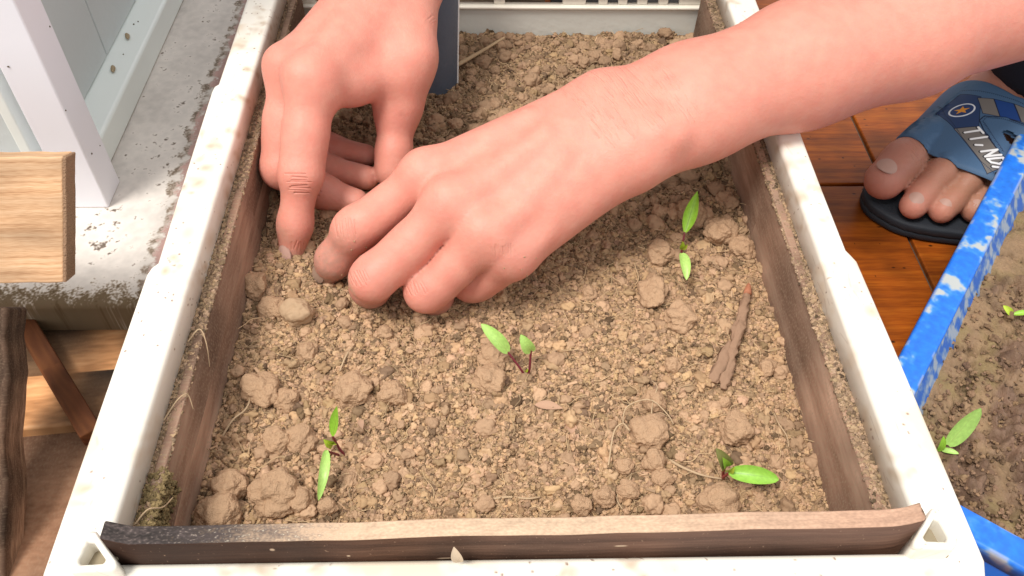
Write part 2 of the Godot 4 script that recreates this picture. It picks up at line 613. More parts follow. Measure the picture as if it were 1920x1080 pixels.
# ================================================================ the scene
func _ready() -> void:
	rng.seed = 20240607
	# --- camera
	var cam := Camera3D.new()
	cam.name = "camera"
	add_child(cam)
	cam.transform = Transform3D(Basis(Vector3(0.99960, 0.01738, 0.02209), Vector3(0.00501, 0.66305, -0.74856), Vector3(-0.02766, 0.74837, 0.66270)).orthonormalized(), Vector3(-0.01155, 0.434, 0.13261))
	cam.fov = 37.52
	cam.near = 0.02
	cam.far = 60.0
	cam.current = true
	# --- sky, exposure
	var env := Environment.new()
	env.background_mode = Environment.BG_SKY
	var sky := Sky.new()
	var ps := ProceduralSkyMaterial.new()
	ps.sky_top_color = Color(0.90, 0.90, 0.90)
	ps.sky_horizon_color = Color(0.84, 0.84, 0.83)
	ps.sky_curve = 0.2
	ps.ground_bottom_color = Color(0.30, 0.26, 0.22)
	ps.ground_horizon_color = Color(0.55, 0.54, 0.52)
	ps.sun_angle_max = 1.0
	sky.sky_material = ps
	env.sky = sky
	env.background_energy_multiplier = 0.74
	env.tonemap_mode = Environment.TONE_MAPPER_LINEAR
	env.tonemap_exposure = 2.15
	env.sdfgi_enabled = true
	env.ssao_enabled = true
	env.ssil_enabled = true
	var we := WorldEnvironment.new()
	we.name = "sky"
	we.environment = env
	add_child(we)
	# --- the sun behind cloud
	var sun := DirectionalLight3D.new()
	sun.name = "sun"
	sun.light_energy = 0.5
	sun.light_color = Color(1.0, 0.985, 0.96)
	sun.light_angular_distance = 18.0
	sun.shadow_enabled = true
	add_child(sun)
	sun.look_at_from_position(Vector3(-0.55, 1.5, 0.45), Vector3.ZERO)

	for e in [[soil_low, 1, 14.0, 3], [soil_mid, 2, 48.0, 3], [soil_fine, 4, 330.0, 3]]:
		e[0].seed = e[1]
		e[0].frequency = e[2]
		e[0].fractal_octaves = e[3]
		e[0].noise_type = FastNoiseLite.TYPE_SIMPLEX_SMOOTH
	soil_cell.seed = 5
	soil_cell.frequency = 130.0
	soil_cell.noise_type = FastNoiseLite.TYPE_CELLULAR
	soil_cell.cellular_return_type = FastNoiseLite.RETURN_DISTANCE
	soil_cell.fractal_type = FastNoiseLite.FRACTAL_NONE
	for k in 4: crumb_meshes.append(lump(50 + k, 2, 0.95, 0.42))

	build_floor()
	build_ledge_and_cabinet()
	build_crate()
	build_soil()
	build_planks()
	build_tray()
	build_stool()
	build_clods()
	build_seedlings()
	build_litter()
	build_person()


func build_floor() -> void:
	var floor_node := Node3D.new()
	floor_node.name = "floor"
	add_child(floor_node)
	tag(floor_node, "glossy brown wood grained tile floor around the crate", "floor", "", "structure")
	var bed := PlaneMesh.new()
	bed.size = Vector2(60, 60)
	part("grout", bed, mat(Color(0.075, 0.055, 0.04), 0.9), floor_node, Vector3(0, -0.004, 0))
	var mats := []
	for k in 3:
		var im := wood(200 + k * 10, 512, 512, Color(0.38, 0.17, 0.055), Color(0.54, 0.27, 0.075), Color(0.66, 0.37, 0.11), 0.22, 0.0, 12)
		var n := noise(240 + k, 0.05, 2)
		for i in 60:
			blot(im, Vector2(rng.randf() * 512, rng.randf() * 512), Vector2(rng.randf_range(1, 5), rng.randf_range(1, 3)), Color(0.12, 0.06, 0.03), 0.8, 0.6)
		mats.append(textured(im, 0.38, 0.3, 0.02))
	var s := 0.2
	var tile := rbox(Vector3(s - 0.003, 0.012, s - 0.003), 0.0012, Vector3.ZERO, Vector3i.ONE, null, func(p): return Vector2(p.x / s + 0.5, p.z / s + 0.5), 2)
	for i in range(-5, 6):
		for j in range(-6, 5):
			var x := 0.296 - s / 2 + s * i
			var z := -0.357 + s / 2 + s * j
			if absf(x) < 0.07 and z > -0.3 and z < -0.1: continue
			part("tile", tile, mats[rng.randi() % 3], floor_node, Vector3(x, -0.0062 + rng.randf() * 0.0003, z))
	# brown boards on the ground, left
	var board_m := textured(wood(260, 512, 256, Color(0.37, 0.255, 0.185), Color(0.47, 0.345, 0.265), Color(0.55, 0.42, 0.33), 0.25, 0.25, 40), 0.8, 0.3, 0.05)
	var uvf := func(p): return Vector2(p.x / 0.3, p.z / 0.2)
	part("ground_board", rbox(Vector3(0.34, 0.008, 0.33), 0.002, Vector3.ZERO, Vector3i.ONE, null, uvf), board_m, self, Vector3(-0.345, 0.0045, 0.02))
	tag(get_node("ground_board"), "dull reddish brown board lying flat on the ground left of the crate", "board")
	var dark_m := textured(wood(270, 512, 256, Color(0.33, 0.22, 0.13), Color(0.49, 0.35, 0.23), Color(0.60, 0.47, 0.34), 0.9, 0.1, 20), 0.6, 0.4, 0.05)
	var o := part("ground_plank", rbox(Vector3(0.34, 0.016, 0.074), 0.002, Vector3.ZERO, Vector3i.ONE, null, uvf), dark_m, self, Vector3(-0.345, 0.0085, -0.1625))
	o.rotation.y = 0.1
	tag(o, "stained yellow brown plank on the ground between stool leg and concrete ledge", "plank")


func build_ledge_and_cabinet() -> void:
	# concrete ledge, painted pale, worn through to mauve beside the crate
	var W := 1024
	var im := Image.create(W, W, false, Image.FORMAT_RGB8)
	var n1 := noise(301, 0.006, 4)
	var n2 := noise(302, 0.035, 3)
	var n3 := noise(303, 0.16, 2)
	for y in W:
		for x in W:
			# x: -0.58 .. -0.18, z: -0.6 .. -0.2
			var wx := -0.58 + 0.4 * x / W
			var a := n1.get_noise_2d(x, y)
			var b := n2.get_noise_2d(x, y)
			var c := n3.get_noise_2d(x, y)
			var q := Color(0.83, 0.80, 0.77) * (1.0 + 0.10 * a + 0.06 * b)
			q = q.lerp(Color(0.47, 0.43, 0.39), clampf((c * 0.25 + b * 0.8 + a * 0.5 - 0.38) * 2.5, 0, 1) * 0.55)
			q = q.lerp(Color(0.40, 0.35, 0.31), clampf((b * 0.9 + c * 0.25 + a * 0.4 - 0.50) * 4.0, 0, 0.9))
			var edge := wx + 0.2265 + 0.006 * a + 0.004 * b + 0.0025 * c
			var mauve := Color(0.66, 0.54, 0.51) * (1.0 + 0.14 * a + 0.1 * b)
			q = q.lerp(Color(0.45, 0.39, 0.33), clampf(1.0 - absf(edge + 0.001) / 0.004, 0, 1) * clampf(0.6 + 1.6 * b, 0, 1))
			q = q.lerp(mauve, clampf(edge / 0.003, 0, 1))
			q = q.lerp(Color(0.30, 0.25, 0.2), clampf((edge - 0.016 + 0.006 * b) / 0.01, 0, 1) * 0.5)
			var wz := -0.6 + 0.4 * y / W
			q = q.lerp(Color(0.33, 0.26, 0.17), clampf((wz + 0.222 + 0.01 * a + 0.012 * b + 0.01 * c) / 0.012, 0, 1) * 0.85)
			im.set_pixel(x, y, q)
	var m := textured(im, 0.85, 0.3, 0.06)
	m.texture_repeat = true
	var uvf := func(p): return Vector2((p.x + 0.58) / 0.4, (p.z + 0.6) / 0.4) if p.y > 0.034 else Vector2((p.x + 0.58) / 0.4, 0.96 + (0.034 - p.y) * 0.95)
	var ledge := part("ledge", rbox(Vector3(1.2, 0.046, 1.0), 0.004, Vector3(-0.782, 0.017, -0.704), Vector3i(6, 1, 6), null, uvf), m, self)
	tag(ledge, "low pale concrete ledge with worn paint and a mossy front edge", "ledge", "", "structure")

	var cab := thing("cabinet", "white framed cabinet with grey panels standing on the concrete ledge", "cabinet", Vector3(-0.278, 0.04, -0.303))
	var white := mat(Color(0.84, 0.84, 0.90), 0.35, 0.5)
	var pale := mat(Color(0.81, 0.86, 0.83), 0.3, 0.5)
	var grey := mat(Color(0.56, 0.60, 0.60), 0.5, 0.4)
	bump(grey, 0.03, 0.02, true, 9.0)
	part("corner_post", rbox(Vector3(0.0255, 0.7, 0.0265), 0.0012, Vector3(0, 0.35, 0)), white, cab)
	part("side_rail", rbox(Vector3(0.028, 0.023, 0.7), 0.003, Vector3(-0.0125, 0.0115, -0.3645)), pale, cab)
	part("front_rail", rbox(Vector3(0.5, 0.018, 0.02), 0.002, Vector3(-0.263, 0.009, 0.001)), white, cab)
	part("bead", rbox(Vector3(0.007, 0.6, 0.012), 0.001, Vector3(-0.0265, 0.319, 0.002)), pale, cab)
	part("side_panel", rbox(Vector3(0.004, 0.6, 0.114), 0.0008, Vector3(-0.024, 0.324, -0.0722)), grey, cab)
	part("side_panel", rbox(Vector3(0.004, 0.6, 0.5), 0.0008, Vector3(-0.024, 0.324, -0.3808)), grey, cab)
	part("dark_backing", rbox(Vector3(0.004, 0.6, 0.6), 0.0008, Vector3(-0.032, 0.324, -0.33)), mat(Color(0.2, 0.22, 0.22), 0.7), cab)  # added dark backing so the joint between the panels stays dark
	part("front_panel", rbox(Vector3(0.47, 0.6, 0.004), 0.0008, Vector3(-0.268, 0.319, -0.004)), grey, cab)
	# specks of dirt on the frame
	var xf := []
	var cols := PackedColorArray()
	for i in 36:
		var p := Vector3(-0.028 + rng.randf() * 0.028, 0.0232, rng.randf_range(-0.6, -0.02))
		if i % 2 == 0: p = Vector3(0.0129, rng.randf_range(0.02, 0.4), rng.randf_range(-0.013, 0.013))
		if i % 6 == 0: p = Vector3(rng.randf_range(-0.012, 0.012), rng.randf_range(0.02, 0.4), 0.0135)
		var s := rng.randf_range(0.00025, 0.0005)
		xf.append(Transform3D(any_basis().scaled(Vector3.ONE * s), p))
		cols.append(Color(0.12, 0.09, 0.06))
	var speck := mat(Color.WHITE, 0.9, 0.2)
	speck.vertex_color_use_as_albedo = true
	multi("specks", crumb_meshes[0], speck, xf, cols, cab)
	var husk := mat(Color(0.35, 0.27, 0.17), 0.8, 0.3)
	for e in [[Vector3(-0.014, 0.0245, -0.156), 0.4], [Vector3(-0.0125, 0.0245, -0.112), 0.3]]:
		var h := part("husk", lump(61, 2, 0.3, 0.1, Vector3(0.0016, 0.001, 0.0042)), husk, self, cab.position + e[0])
		h.rotation.y = e[1]
		tag(h, "brown seed husk on the pale cabinet rail, " + ("farther and larger" if e[1] > 0.35 else "nearer and smaller") + " of the two", "husk", "husks on the cabinet rail")


func build_crate() -> void:
	var crate := thing("crate", "dirty white plastic crate filled with soil and lined with planks", "crate", Vector3(0, 0, -0.22))
	# its plastic, with stains where they lie (seen from above: x -0.2..0.35, z -0.48..0.07)
	var W := 1024
	var im := Image.create(W, W, false, Image.FORMAT_RGB8)
	var n1 := noise(401, 0.008, 4)
	var n2 := noise(402, 0.12, 2)
	var n3 := noise(403, 0.03, 3)
	for y in W:
		for x in W:
			var q := Color(0.90, 0.88, 0.835) * (1.0 + 0.02 * n1.get_noise_2d(x, y))
			q = q.lerp(Color(0.80, 0.70, 0.58), clampf((n1.get_noise_2d(x + 900, y) - 0.10) * 1.4 + 0.3 * n3.get_noise_2d(x, y + 300), 0, 0.42))
			q = q.lerp(Color(0.45, 0.36, 0.27), clampf((n2.get_noise_2d(x, y) * 0.8 + n3.get_noise_2d(x, y) * 0.5 - 0.74) * 4.0, 0, 0.5))
			im.set_pixel(x, y, q)
	var px := func(x: float, z: float) -> Vector2: return Vector2((x + 0.2) / 0.55, (z + 0.48) / 0.55) * W
	var tan_c := Color(0.70, 0.57, 0.44)
	for b in [[0.169, -0.121, 0.006, 0.007, 0.6], [0.042, 0.010, 0.011, 0.006, 0.55], [0.159, -0.245, 0.004, 0.004, 0.3], [-0.166, -0.158, 0.004, 0.004, 0.6], [-0.163, -0.175, 0.007, 0.01, 0.4], [-0.166, -0.213, 0.007, 0.008, 0.5], [-0.165, -0.245, 0.006, 0.012, 0.3], [-0.168, -0.149, 0.003, 0.005, 0.7]]:
		blot(im, px.call(b[0], b[1]), Vector2(b[2], b[3]) / 0.55 * W, tan_c, b[4] * 0.85, 0.9)
	for i in 170:
		var left := rng.randf() < 0.6
		var p: Vector2 = px.call((-1.0 if left else 1.0) * rng.randf_range(0.152, 0.176), rng.randf_range(-0.45, 0.01))
		if rng.randf() < 0.3: p = px.call(rng.randf_range(-0.17, 0.17), rng.randf_range(-0.003, 0.02))
		blot(im, p, Vector2(rng.randf_range(0.7, 1.9), rng.randf_range(0.7, 1.4)), Color(0.34, 0.2, 0.14), rng.randf_range(0.4, 0.9), 0.7, rng.randf() * 3.0)
	for i in 46:
		var sx := -1.0 if rng.randf() < 0.6 else 1.0
		var p: Vector2 = px.call(sx * rng.randf_range(0.153, 0.176), rng.randf_range(-0.46, 0.02))
		if i % 4 == 0: p = px.call(rng.randf_range(-0.17, 0.17), rng.randf_range(-0.002, 0.022))
		for k in 5: blot(im, p + Vector2(rng.randf_range(-9, 9), rng.randf_range(-9, 9)), Vector2(rng.randf_range(3, 12), rng.randf_range(3, 9)), Color(0.62, 0.50, 0.38), rng.randf_range(0.08, 0.3), 0.9, rng.randf() * 3.0)
	for i in 70:
		var sx := -1.0 if rng.randf() < 0.5 else 1.0
		var p: Vector2 = px.call(sx * rng.randf_range(0.154, 0.176), rng.randf_range(-0.46, 0.02))
		stroke(im, p, p + Vector2(rng.randf_range(-5, 5), rng.randf_range(-22, 22)), 1.0, Color(0.62, 0.56, 0.5), rng.randf_range(0.15, 0.4))
	var plastic := textured(im, 0.38, 0.5)
	plastic.texture_repeat = true
	var c := Vector3(0, 0, 0.22)        # the crate's own axes start at z = -0.22
	# rim: outer and inner loop
	var L := [[0.0015, -0.1756], [-0.05, -0.1760], [-0.10, -0.1764], [-0.147, -0.1767], [-0.1515, -0.1757], [-0.1545, -0.1732], [-0.2, -0.1745], [-0.25, -0.1757], [-0.296, -0.1768], [-0.300, -0.1765], [-0.3025, -0.1744], [-0.35, -0.1748], [-0.40, -0.1754], [-0.472, -0.1760]]
	var R := [[-0.472, 0.1756], [-0.40, 0.1753], [-0.33, 0.1748], [-0.300, 0.1745], [-0.297, 0.1702], [-0.25, 0.1696], [-0.2, 0.1693], [-0.1615, 0.1694], [-0.1575, 0.1712], [-0.1535, 0.1727], [-0.1, 0.1740], [-0.05, 0.1748], [0.0015, 0.1756]]
	var outer := PackedVector2Array()
	var inner := PackedVector2Array()
	outer.append(Vector2(-0.168, 0.024))
	inner.append(Vector2(-0.1500, -0.0022))
	for e in L:
		outer.append(Vector2(e[1], e[0]))
		inner.append(Vector2(-0.1545, clampf(e[0], -0.4498, -0.0045)))
	for e in R:
		outer.append(Vector2(e[1], e[0]))
		inner.append(Vector2(0.1545, clampf(e[0], -0.4498, -0.0045)))
	outer.append(Vector2(0.168, 0.024))
	inner.append(Vector2(0.1500, -0.0022))
	for i in 8:
		var x := lerpf(0.145, -0.145, i / 7.0)
		outer.append(Vector2(x, 0.0242))
		inner.append(Vector2(x, -0.0022))
	var rim := part("rim", ring(outer, inner, 0.1065, 0.130, 0.0028), plastic, crate, c)
	rim.position = c
	var uvw := func(p): return Vector2(p.x + 0.2, p.y * 0.9 + p.z + 0.7) / 0.55
	for s in [-1.0, 1.0]:
		part("side_wall", rbox(Vector3(0.004, 0.122, 0.476), 0.001, Vector3(s * 0.1568, 0.066, -0.224), Vector3i.ONE, null, uvw), plastic, crate, c)
	part("front_wall", rbox(Vector3(0.308, 0.122, 0.005), 0.001, Vector3(0, 0.066, 0.0022), Vector3i.ONE, null, uvw), plastic, crate, c)
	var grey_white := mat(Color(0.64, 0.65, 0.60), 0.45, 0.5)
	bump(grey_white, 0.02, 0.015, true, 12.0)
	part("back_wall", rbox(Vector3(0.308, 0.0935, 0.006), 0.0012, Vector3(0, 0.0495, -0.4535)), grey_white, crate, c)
	part("ledge_strip", rbox(Vector3(0.308, 0.0022, 0.008), 0.0008, Vector3(0, 0.0954, -0.4525)), plastic, crate, c)
	for e in [[-0.1545, -0.1397], [-0.1318, -0.0401], [-0.0065, 0.0019], [0.0454, 0.0631], [0.0728, 0.0796], [0.0877, 0.0946], [0.1022, 0.1099], [0.1184, 0.1257], [0.1342, 0.1545]]:
		var w: float = e[1] - e[0]
		part("slat", rbox(Vector3(w, 0.018, 0.004), 0.0008, Vector3((e[0] + e[1]) / 2, 0.1055, -0.4545)), plastic, crate, c)
	part("floor_plate", rbox(Vector3(0.308, 0.004, 0.456), 0.001, Vector3(0, 0.004, -0.224)), plastic, crate, c)
	# hollow three-sided lugs on the near corners
	for s in [-1.0, 1.0]:
		var o3 := PackedVector2Array()
		var i3 := PackedVector2Array()
		var cor: Array = [Vector2(0.1598, -0.0185), Vector2(0.1425, 0.0006), Vector2(0.1632, 0.0014)] if s > 0 else [Vector2(-0.1590, -0.0135), Vector2(-0.1420, 0.0048), Vector2(-0.1640, 0.0056)]
		var mid: Vector2 = (cor[0] + cor[1] + cor[2]) / 3
		for k in 3:
			var a: Vector2 = cor[k]
			var b: Vector2 = cor[(k + 1) % 3]
			var z: Vector2 = cor[(k + 2) % 3]
			for q in 4:      # rounded corners
				var d := (z - a).normalized() * 0.0042 * (1.0 - q / 3.0) + (b - a).normalized() * 0.0042 * (q / 3.0)
				var p := a + d * (0.75 + 0.25 * absf(q / 3.0 * 2.0 - 1.0))
				o3.append(p)
				i3.append(mid + (p - mid) * 0.52)
		part("corner_lug", ring(o3, i3, 0.108, 0.1395, 0.0016), plastic, crate, c)
		part("lug_floor", rbox(Vector3(0.012, 0.002, 0.012), 0.0005, Vector3(mid.x, 0.1305, mid.y)), mat(Color(0.30, 0.25, 0.17), 0.9), crate, c)
	# a weathered timber on the ground behind the crate, seen between the slats
	var wm := textured(wood(420, 256, 128, Color(0.22, 0.17, 0.13), Color(0.38, 0.31, 0.25), Color(0.5, 0.43, 0.36), 0.3, 0.2, 12), 0.85, 0.3, 0.05)
	var t := part("timber", rbox(Vector3(0.20, 0.04, 0.09), 0.002, Vector3.ZERO, Vector3i.ONE, null, func(p): return Vector2(p.x * 3.0, p.z * 9.0)), wm, self, Vector3(-0.06, 0.0205, -0.56))
	var dm := mat(Color(0.035, 0.032, 0.03), 0.9, 0.3)  # added dark sheet that keeps the gaps between the back slats dark
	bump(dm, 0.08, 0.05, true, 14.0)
	tag(part("added_dark_mat", rbox(Vector3(0.17, 0.006, 0.16), 0.002), dm, self, Vector3(0.135, 0.0035, -0.56)), "added dark mat darkening the gaps, on the floor behind the crate's back slats", "mat")
	tag(t, "weathered brown timber on the ground behind the crate's back slats", "timber")


func build_soil() -> void:
	var soil := thing("soil", "dry crumbly brown soil filling the white crate", "soil", Vector3(0, 0, 0))
	soil.set_meta("kind", "stuff")
	var X0 := -0.1545
	var X1 := 0.1545
	var Z0 := -0.4503
	var Z1 := -0.006
	var st := 0.00125
	var nx := int((X1 - X0) / st)
	var nz := int((Z1 - Z0) / st)
	var v := PackedVector3Array()
	var col := PackedColorArray()
	var f := PackedInt32Array()
	var cn := noise(11, 30.0, 3)
	var cf := noise(12, 500.0, 2)
	for j in nz + 1:
		for i in nx + 1:
			var x := lerpf(X0, X1, float(i) / nx)
			var z := lerpf(Z0, Z1, float(j) / nz)
			v.append(Vector3(x, soil_h(x, z), z))
			var k := 1.0 + 0.16 * cn.get_noise_2d(x, z) + 0.2 * cf.get_noise_2d(x, z)
			col.append(Color(0.19 * k, 0.117 * k, 0.067 * k))  # bed darker than its crumbs, the shade of the gaps in its colour
	for j in nz:
		for i in nx:
			var a := j * (nx + 1) + i
			f.append_array([a, a + nx + 1, a + nx + 2, a, a + nx + 2, a + 1])
	var m := mat(Color.WHITE, 0.95, 0.25)
	m.vertex_color_use_as_albedo = true
	bump(m, 0.06, 0.08, true, 26.0)
	var bed := part("soil_surface", commit(v, f, PackedVector2Array(), col), m, soil)
	bed.set_meta("kind", "stuff")
	var cm := mat(Color.WHITE, 0.95, 0.25)
	cm.vertex_color_use_as_albedo = true
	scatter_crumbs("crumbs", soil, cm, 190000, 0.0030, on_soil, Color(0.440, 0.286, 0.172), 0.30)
	var em := mat(Color(0.22, 0.155, 0.10), 0.95, 0.2)
	bump(em, 0.06, 0.08, true, 26.0)
	# small rounded clods between the crumbs
	for k in 4:
		var lm := lump(80 + k, 3, 0.5, 0.12)
		var xl := []
		var cl := PackedColorArray()
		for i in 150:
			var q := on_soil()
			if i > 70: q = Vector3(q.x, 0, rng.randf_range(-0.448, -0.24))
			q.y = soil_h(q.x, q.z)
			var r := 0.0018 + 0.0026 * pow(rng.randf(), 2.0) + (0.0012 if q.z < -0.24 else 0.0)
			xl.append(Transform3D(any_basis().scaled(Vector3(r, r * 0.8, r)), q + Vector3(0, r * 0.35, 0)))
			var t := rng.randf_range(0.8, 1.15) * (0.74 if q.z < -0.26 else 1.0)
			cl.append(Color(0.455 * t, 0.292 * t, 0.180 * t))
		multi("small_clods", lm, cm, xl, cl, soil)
	# earth caught between the side planks and the crate's walls
	for s in [-1.0, 1.0]:
		var strip := part("packed_earth", rbox(Vector3(0.0038, 0.045, 0.44), 0.0012, Vector3(s * 0.15345, 0.0897, -0.228), Vector3i(2, 2, 120), func(p): return p + Vector3(0.0006, 0.0018, 0) * soil_mid.get_noise_2d(p.z * 2.0, p.x + s) * (1.0 if p.y > 0 else 0.0)), em, soil)
		strip.set_meta("kind", "stuff")
	scatter_crumbs("edge_crumbs", soil, cm, 16000, 0.0010, func():
		var s := 1.0 if rng.randf() < 0.5 else -1.0
		var z := rng.randf_range(-0.445, -0.014)
		return Vector3(s * rng.randf_range(0.1482, 0.1545), 0.1125 + rng.randf() * 0.0008, z), Color(0.34, 0.235, 0.152), 0.4)
	# bits of straw and root, too many to count
	for k in 4:
		var ctrl := []
		var p := Vector3.ZERO
		for i in 6:
			ctrl.append(p)
			p += Vector3(0.22, rng.randf_range(-0.03, 0.05), rng.randf_range(-0.13, 0.13))
		var fm := tube(curve_pts(ctrl, 9), taper(10, 0.022, 0.012), 4)
		var xf := []
		var cols := PackedColorArray()
		for i in 1100:
			var q := on_soil()
			var len := 0.0035 + 0.011 * pow(rng.randf(), 2.0)
			xf.append(Transform3D(Basis.from_euler(Vector3(rng.randf_range(-0.25, 0.25), rng.randf() * TAU, rng.randf_range(-0.25, 0.4))).scaled(Vector3.ONE * len), q + Vector3(0, 0.0012, 0)))
			var t := rng.randf_range(0.7, 1.35)
			cols.append(Color(0.48 * t, 0.34 * t, 0.20 * t))
		multi("fibres", fm, cm, xf, cols, soil)
	var chip := rbox(Vector3(1, 0.16, 0.28), 0.05, Vector3.ZERO, Vector3i(2, 1, 1), func(p): return p + Vector3(0, 0.06 * sin(p.x * 4.0), 0.06 * p.x * p.x))
	var xc := []
	var cc := PackedColorArray()
	for i in 700:
		var q := on_soil()
		xc.append(Transform3D(Basis.from_euler(Vector3(rng.randf_range(-0.5, 0.5), rng.randf() * TAU, rng.randf_range(-0.4, 0.4))).scaled(Vector3.ONE * rng.randf_range(0.002, 0.0062)), q + Vector3(0, 0.0009, 0)))
		var t := rng.randf_range(0.6, 1.3)
		cc.append(Color(0.44 * t, 0.29 * t, 0.18 * t))
	multi("chips", chip, cm, xc, cc, soil)
	# moss on the near end of the left plank
	var xm := []
	var mc := PackedColorArray()
	for i in 1900:
		var z := -0.014 - 0.036 * pow(rng.randf(), 1.3)
		var up := rng.randf()
		xm.append(Transform3D(any_basis().scaled(Vector3.ONE * rng.randf_range(0.0004, 0.0011)), Vector3(-0.1540 + 0.0070 * rng.randf() + 0.0012 * up, lerpf(0.1140, 0.098, pow(rng.randf(), 1.5)), z)))
		var t := rng.randf_range(0.6, 1.3)
		mc.append(Color(0.24 * t, 0.175 * t, 0.085 * t))
	multi("moss", crumb_meshes[1], cm, xm, mc, soil)


func build_planks() -> void:
	var side := textured(wood(500, 1024, 128, Color(0.46, 0.35, 0.285), Color(0.57, 0.455, 0.385), Color(0.67, 0.565, 0.49), 0.32, 0.75, 30), 0.8, 0.3, 0.06)
	var n := noise(505, 9.0, 2)
	for s in [-1.0, 1.0]:
		var uvf := func(p): return Vector2((p.z + 0.46) / 0.46, (0.115 - p.y) * 9.0 + absf(p.x) * 40.0 + (0.3 if s > 0 else 0.0))
		var warp := func(p): return p + Vector3(0.0007 * n.get_noise_2d(p.z, s), 0.0011 * n.get_noise_2d(p.z, 5.0 + s), 0)
		var o := part("side_plank", rbox(Vector3(0.0045, 0.075, 0.432), 0.0008, Vector3(0, 0, 0), Vector3i(1, 1, 30), warp, uvf), side, self, Vector3(s * 0.1493, 0.0765, -0.2275))
		o.rotation.z = s * -0.02
		tag(o, "weathered grey brown plank lining the crate's " + ("left inner wall, with moss at its near end" if s < 0 else "right inner wall, below the forearm"), "plank", "planks lining the crate")
	# the front plank: black with mould on the left of its top, dusty tan on the right
	var W := 1024
	var H := 128
	var base := wood(520, W, H, Color(0.20, 0.125, 0.085), Color(0.36, 0.25, 0.19), Color(0.50, 0.38, 0.31), 0.25, 0.1, 14)
	var n1 := noise(521, 0.02, 3)
	var n2 := noise(522, 0.14, 2)
	for y in H:
		for x in W:
			var q := base.get_pixel(x, y)
			var t := float(x) / W
			var a := n1.get_noise_2d(x, y * 2)
			var b := n2.get_noise_2d(x, y)
			if y < 44:
				var top := Color(0.76, 0.67, 0.57).lerp(Color(0.68, 0.56, 0.48), clampf((t - 0.6) * 3.0, 0, 1)) * (1.0 + 0.10 * a + 0.1 * b)
				top = top.lerp(q * 1.8, 0.18)
				var black := Color(0.19, 0.165, 0.165) * (1.0 + 0.5 * b + 0.4 * a)
				black = black.lerp(Color(0.72, 0.68, 0.6), clampf((b - 0.40) * 6.0, 0, 1) * clampf(t * 4.0, 0.15, 1))
				q = top.lerp(black, clampf((0.27 - t + 0.06 * a + 0.07 * b) / 0.16, 0, 0.92))
			else:
				q = q.lerp(Color(0.17, 0.10, 0.07), clampf((0.45 - t) * 2.0, 0, 0.7))
				q = q.lerp(Color(0.46, 0.37, 0.34), clampf((t - 0.35) * 1.5, 0, 0.5) * clampf(1.2 - (y - 44) / 60.0, 0, 1))
				q = q.lerp(Color(0.66, 0.55, 0.46), clampf((b - 0.66) * 6.0, 0, 0.7))
			base.set_pixel(x, y, q)
	for e in [[210, 60, 4, 3], [420, 88, 14, 2], [640, 70, 10, 2], [300, 75, 3, 2]]:
		blot(base, Vector2(e[0], e[1]), Vector2(e[2], e[3]), Color(0.75, 0.66, 0.56), 0.9, 0.4)
	var fm := textured(base, 0.75, 0.35, 0.05)
	var uvf := func(p): return Vector2((p.x + 0.152) / 0.304, (0.33 * clampf((p.z + 0.0036) / 0.0072, 0, 1)) if p.y > 0.0275 else 0.36 + (0.0275 - p.y) / 0.0275 * 0.5)
	var nb := noise(530, 16.0, 2)
	var warp := func(p):
		var q: Vector3 = p
		q.y += 0.0003 * nb.get_noise_2d(p.x, 1.0)
		q.z += 0.0005 * nb.get_noise_2d(p.x, 7.0)
		if p.x > 0.135:      # frayed right end
			var k: float = (p.x - 0.135) / 0.016
			q.y += 0.0012 * k * k + 0.0016 * nb.get_noise_2d(p.z * 900.0, p.x * 60.0) * k
			q.z -= 0.0022 * k * k
		if p.x < -0.140: q.z -= 0.0028 * (-0.140 - p.x) / 0.012
		return q
	var o := part("front_plank", rbox(Vector3(0.300, 0.056, 0.0072), 0.0009, Vector3.ZERO, Vector3i(60, 3, 4), warp, uvf), fm, self, Vector3(-0.001, 0.1180, -0.0068))
	o.rotation.y = 0.011
	tag(o, "front plank of the crate, blackened on the left and dusty tan on the right", "plank", "planks lining the crate")
	var seed_m := mat(Color(0.55, 0.44, 0.32), 0.8, 0.3)
	var sd := part("seed_husk", leaf(Vector3(-0.0245, 0.1432, -0.0005), Vector3(-0.0222, 0.1330, 0.0008), 0.0042, Vector3(0, 0.3, 1), 0.001, 0.3), seed_m, self)
	tag(sd, "dry tan seed husk stuck on the front plank's outer face", "husk")


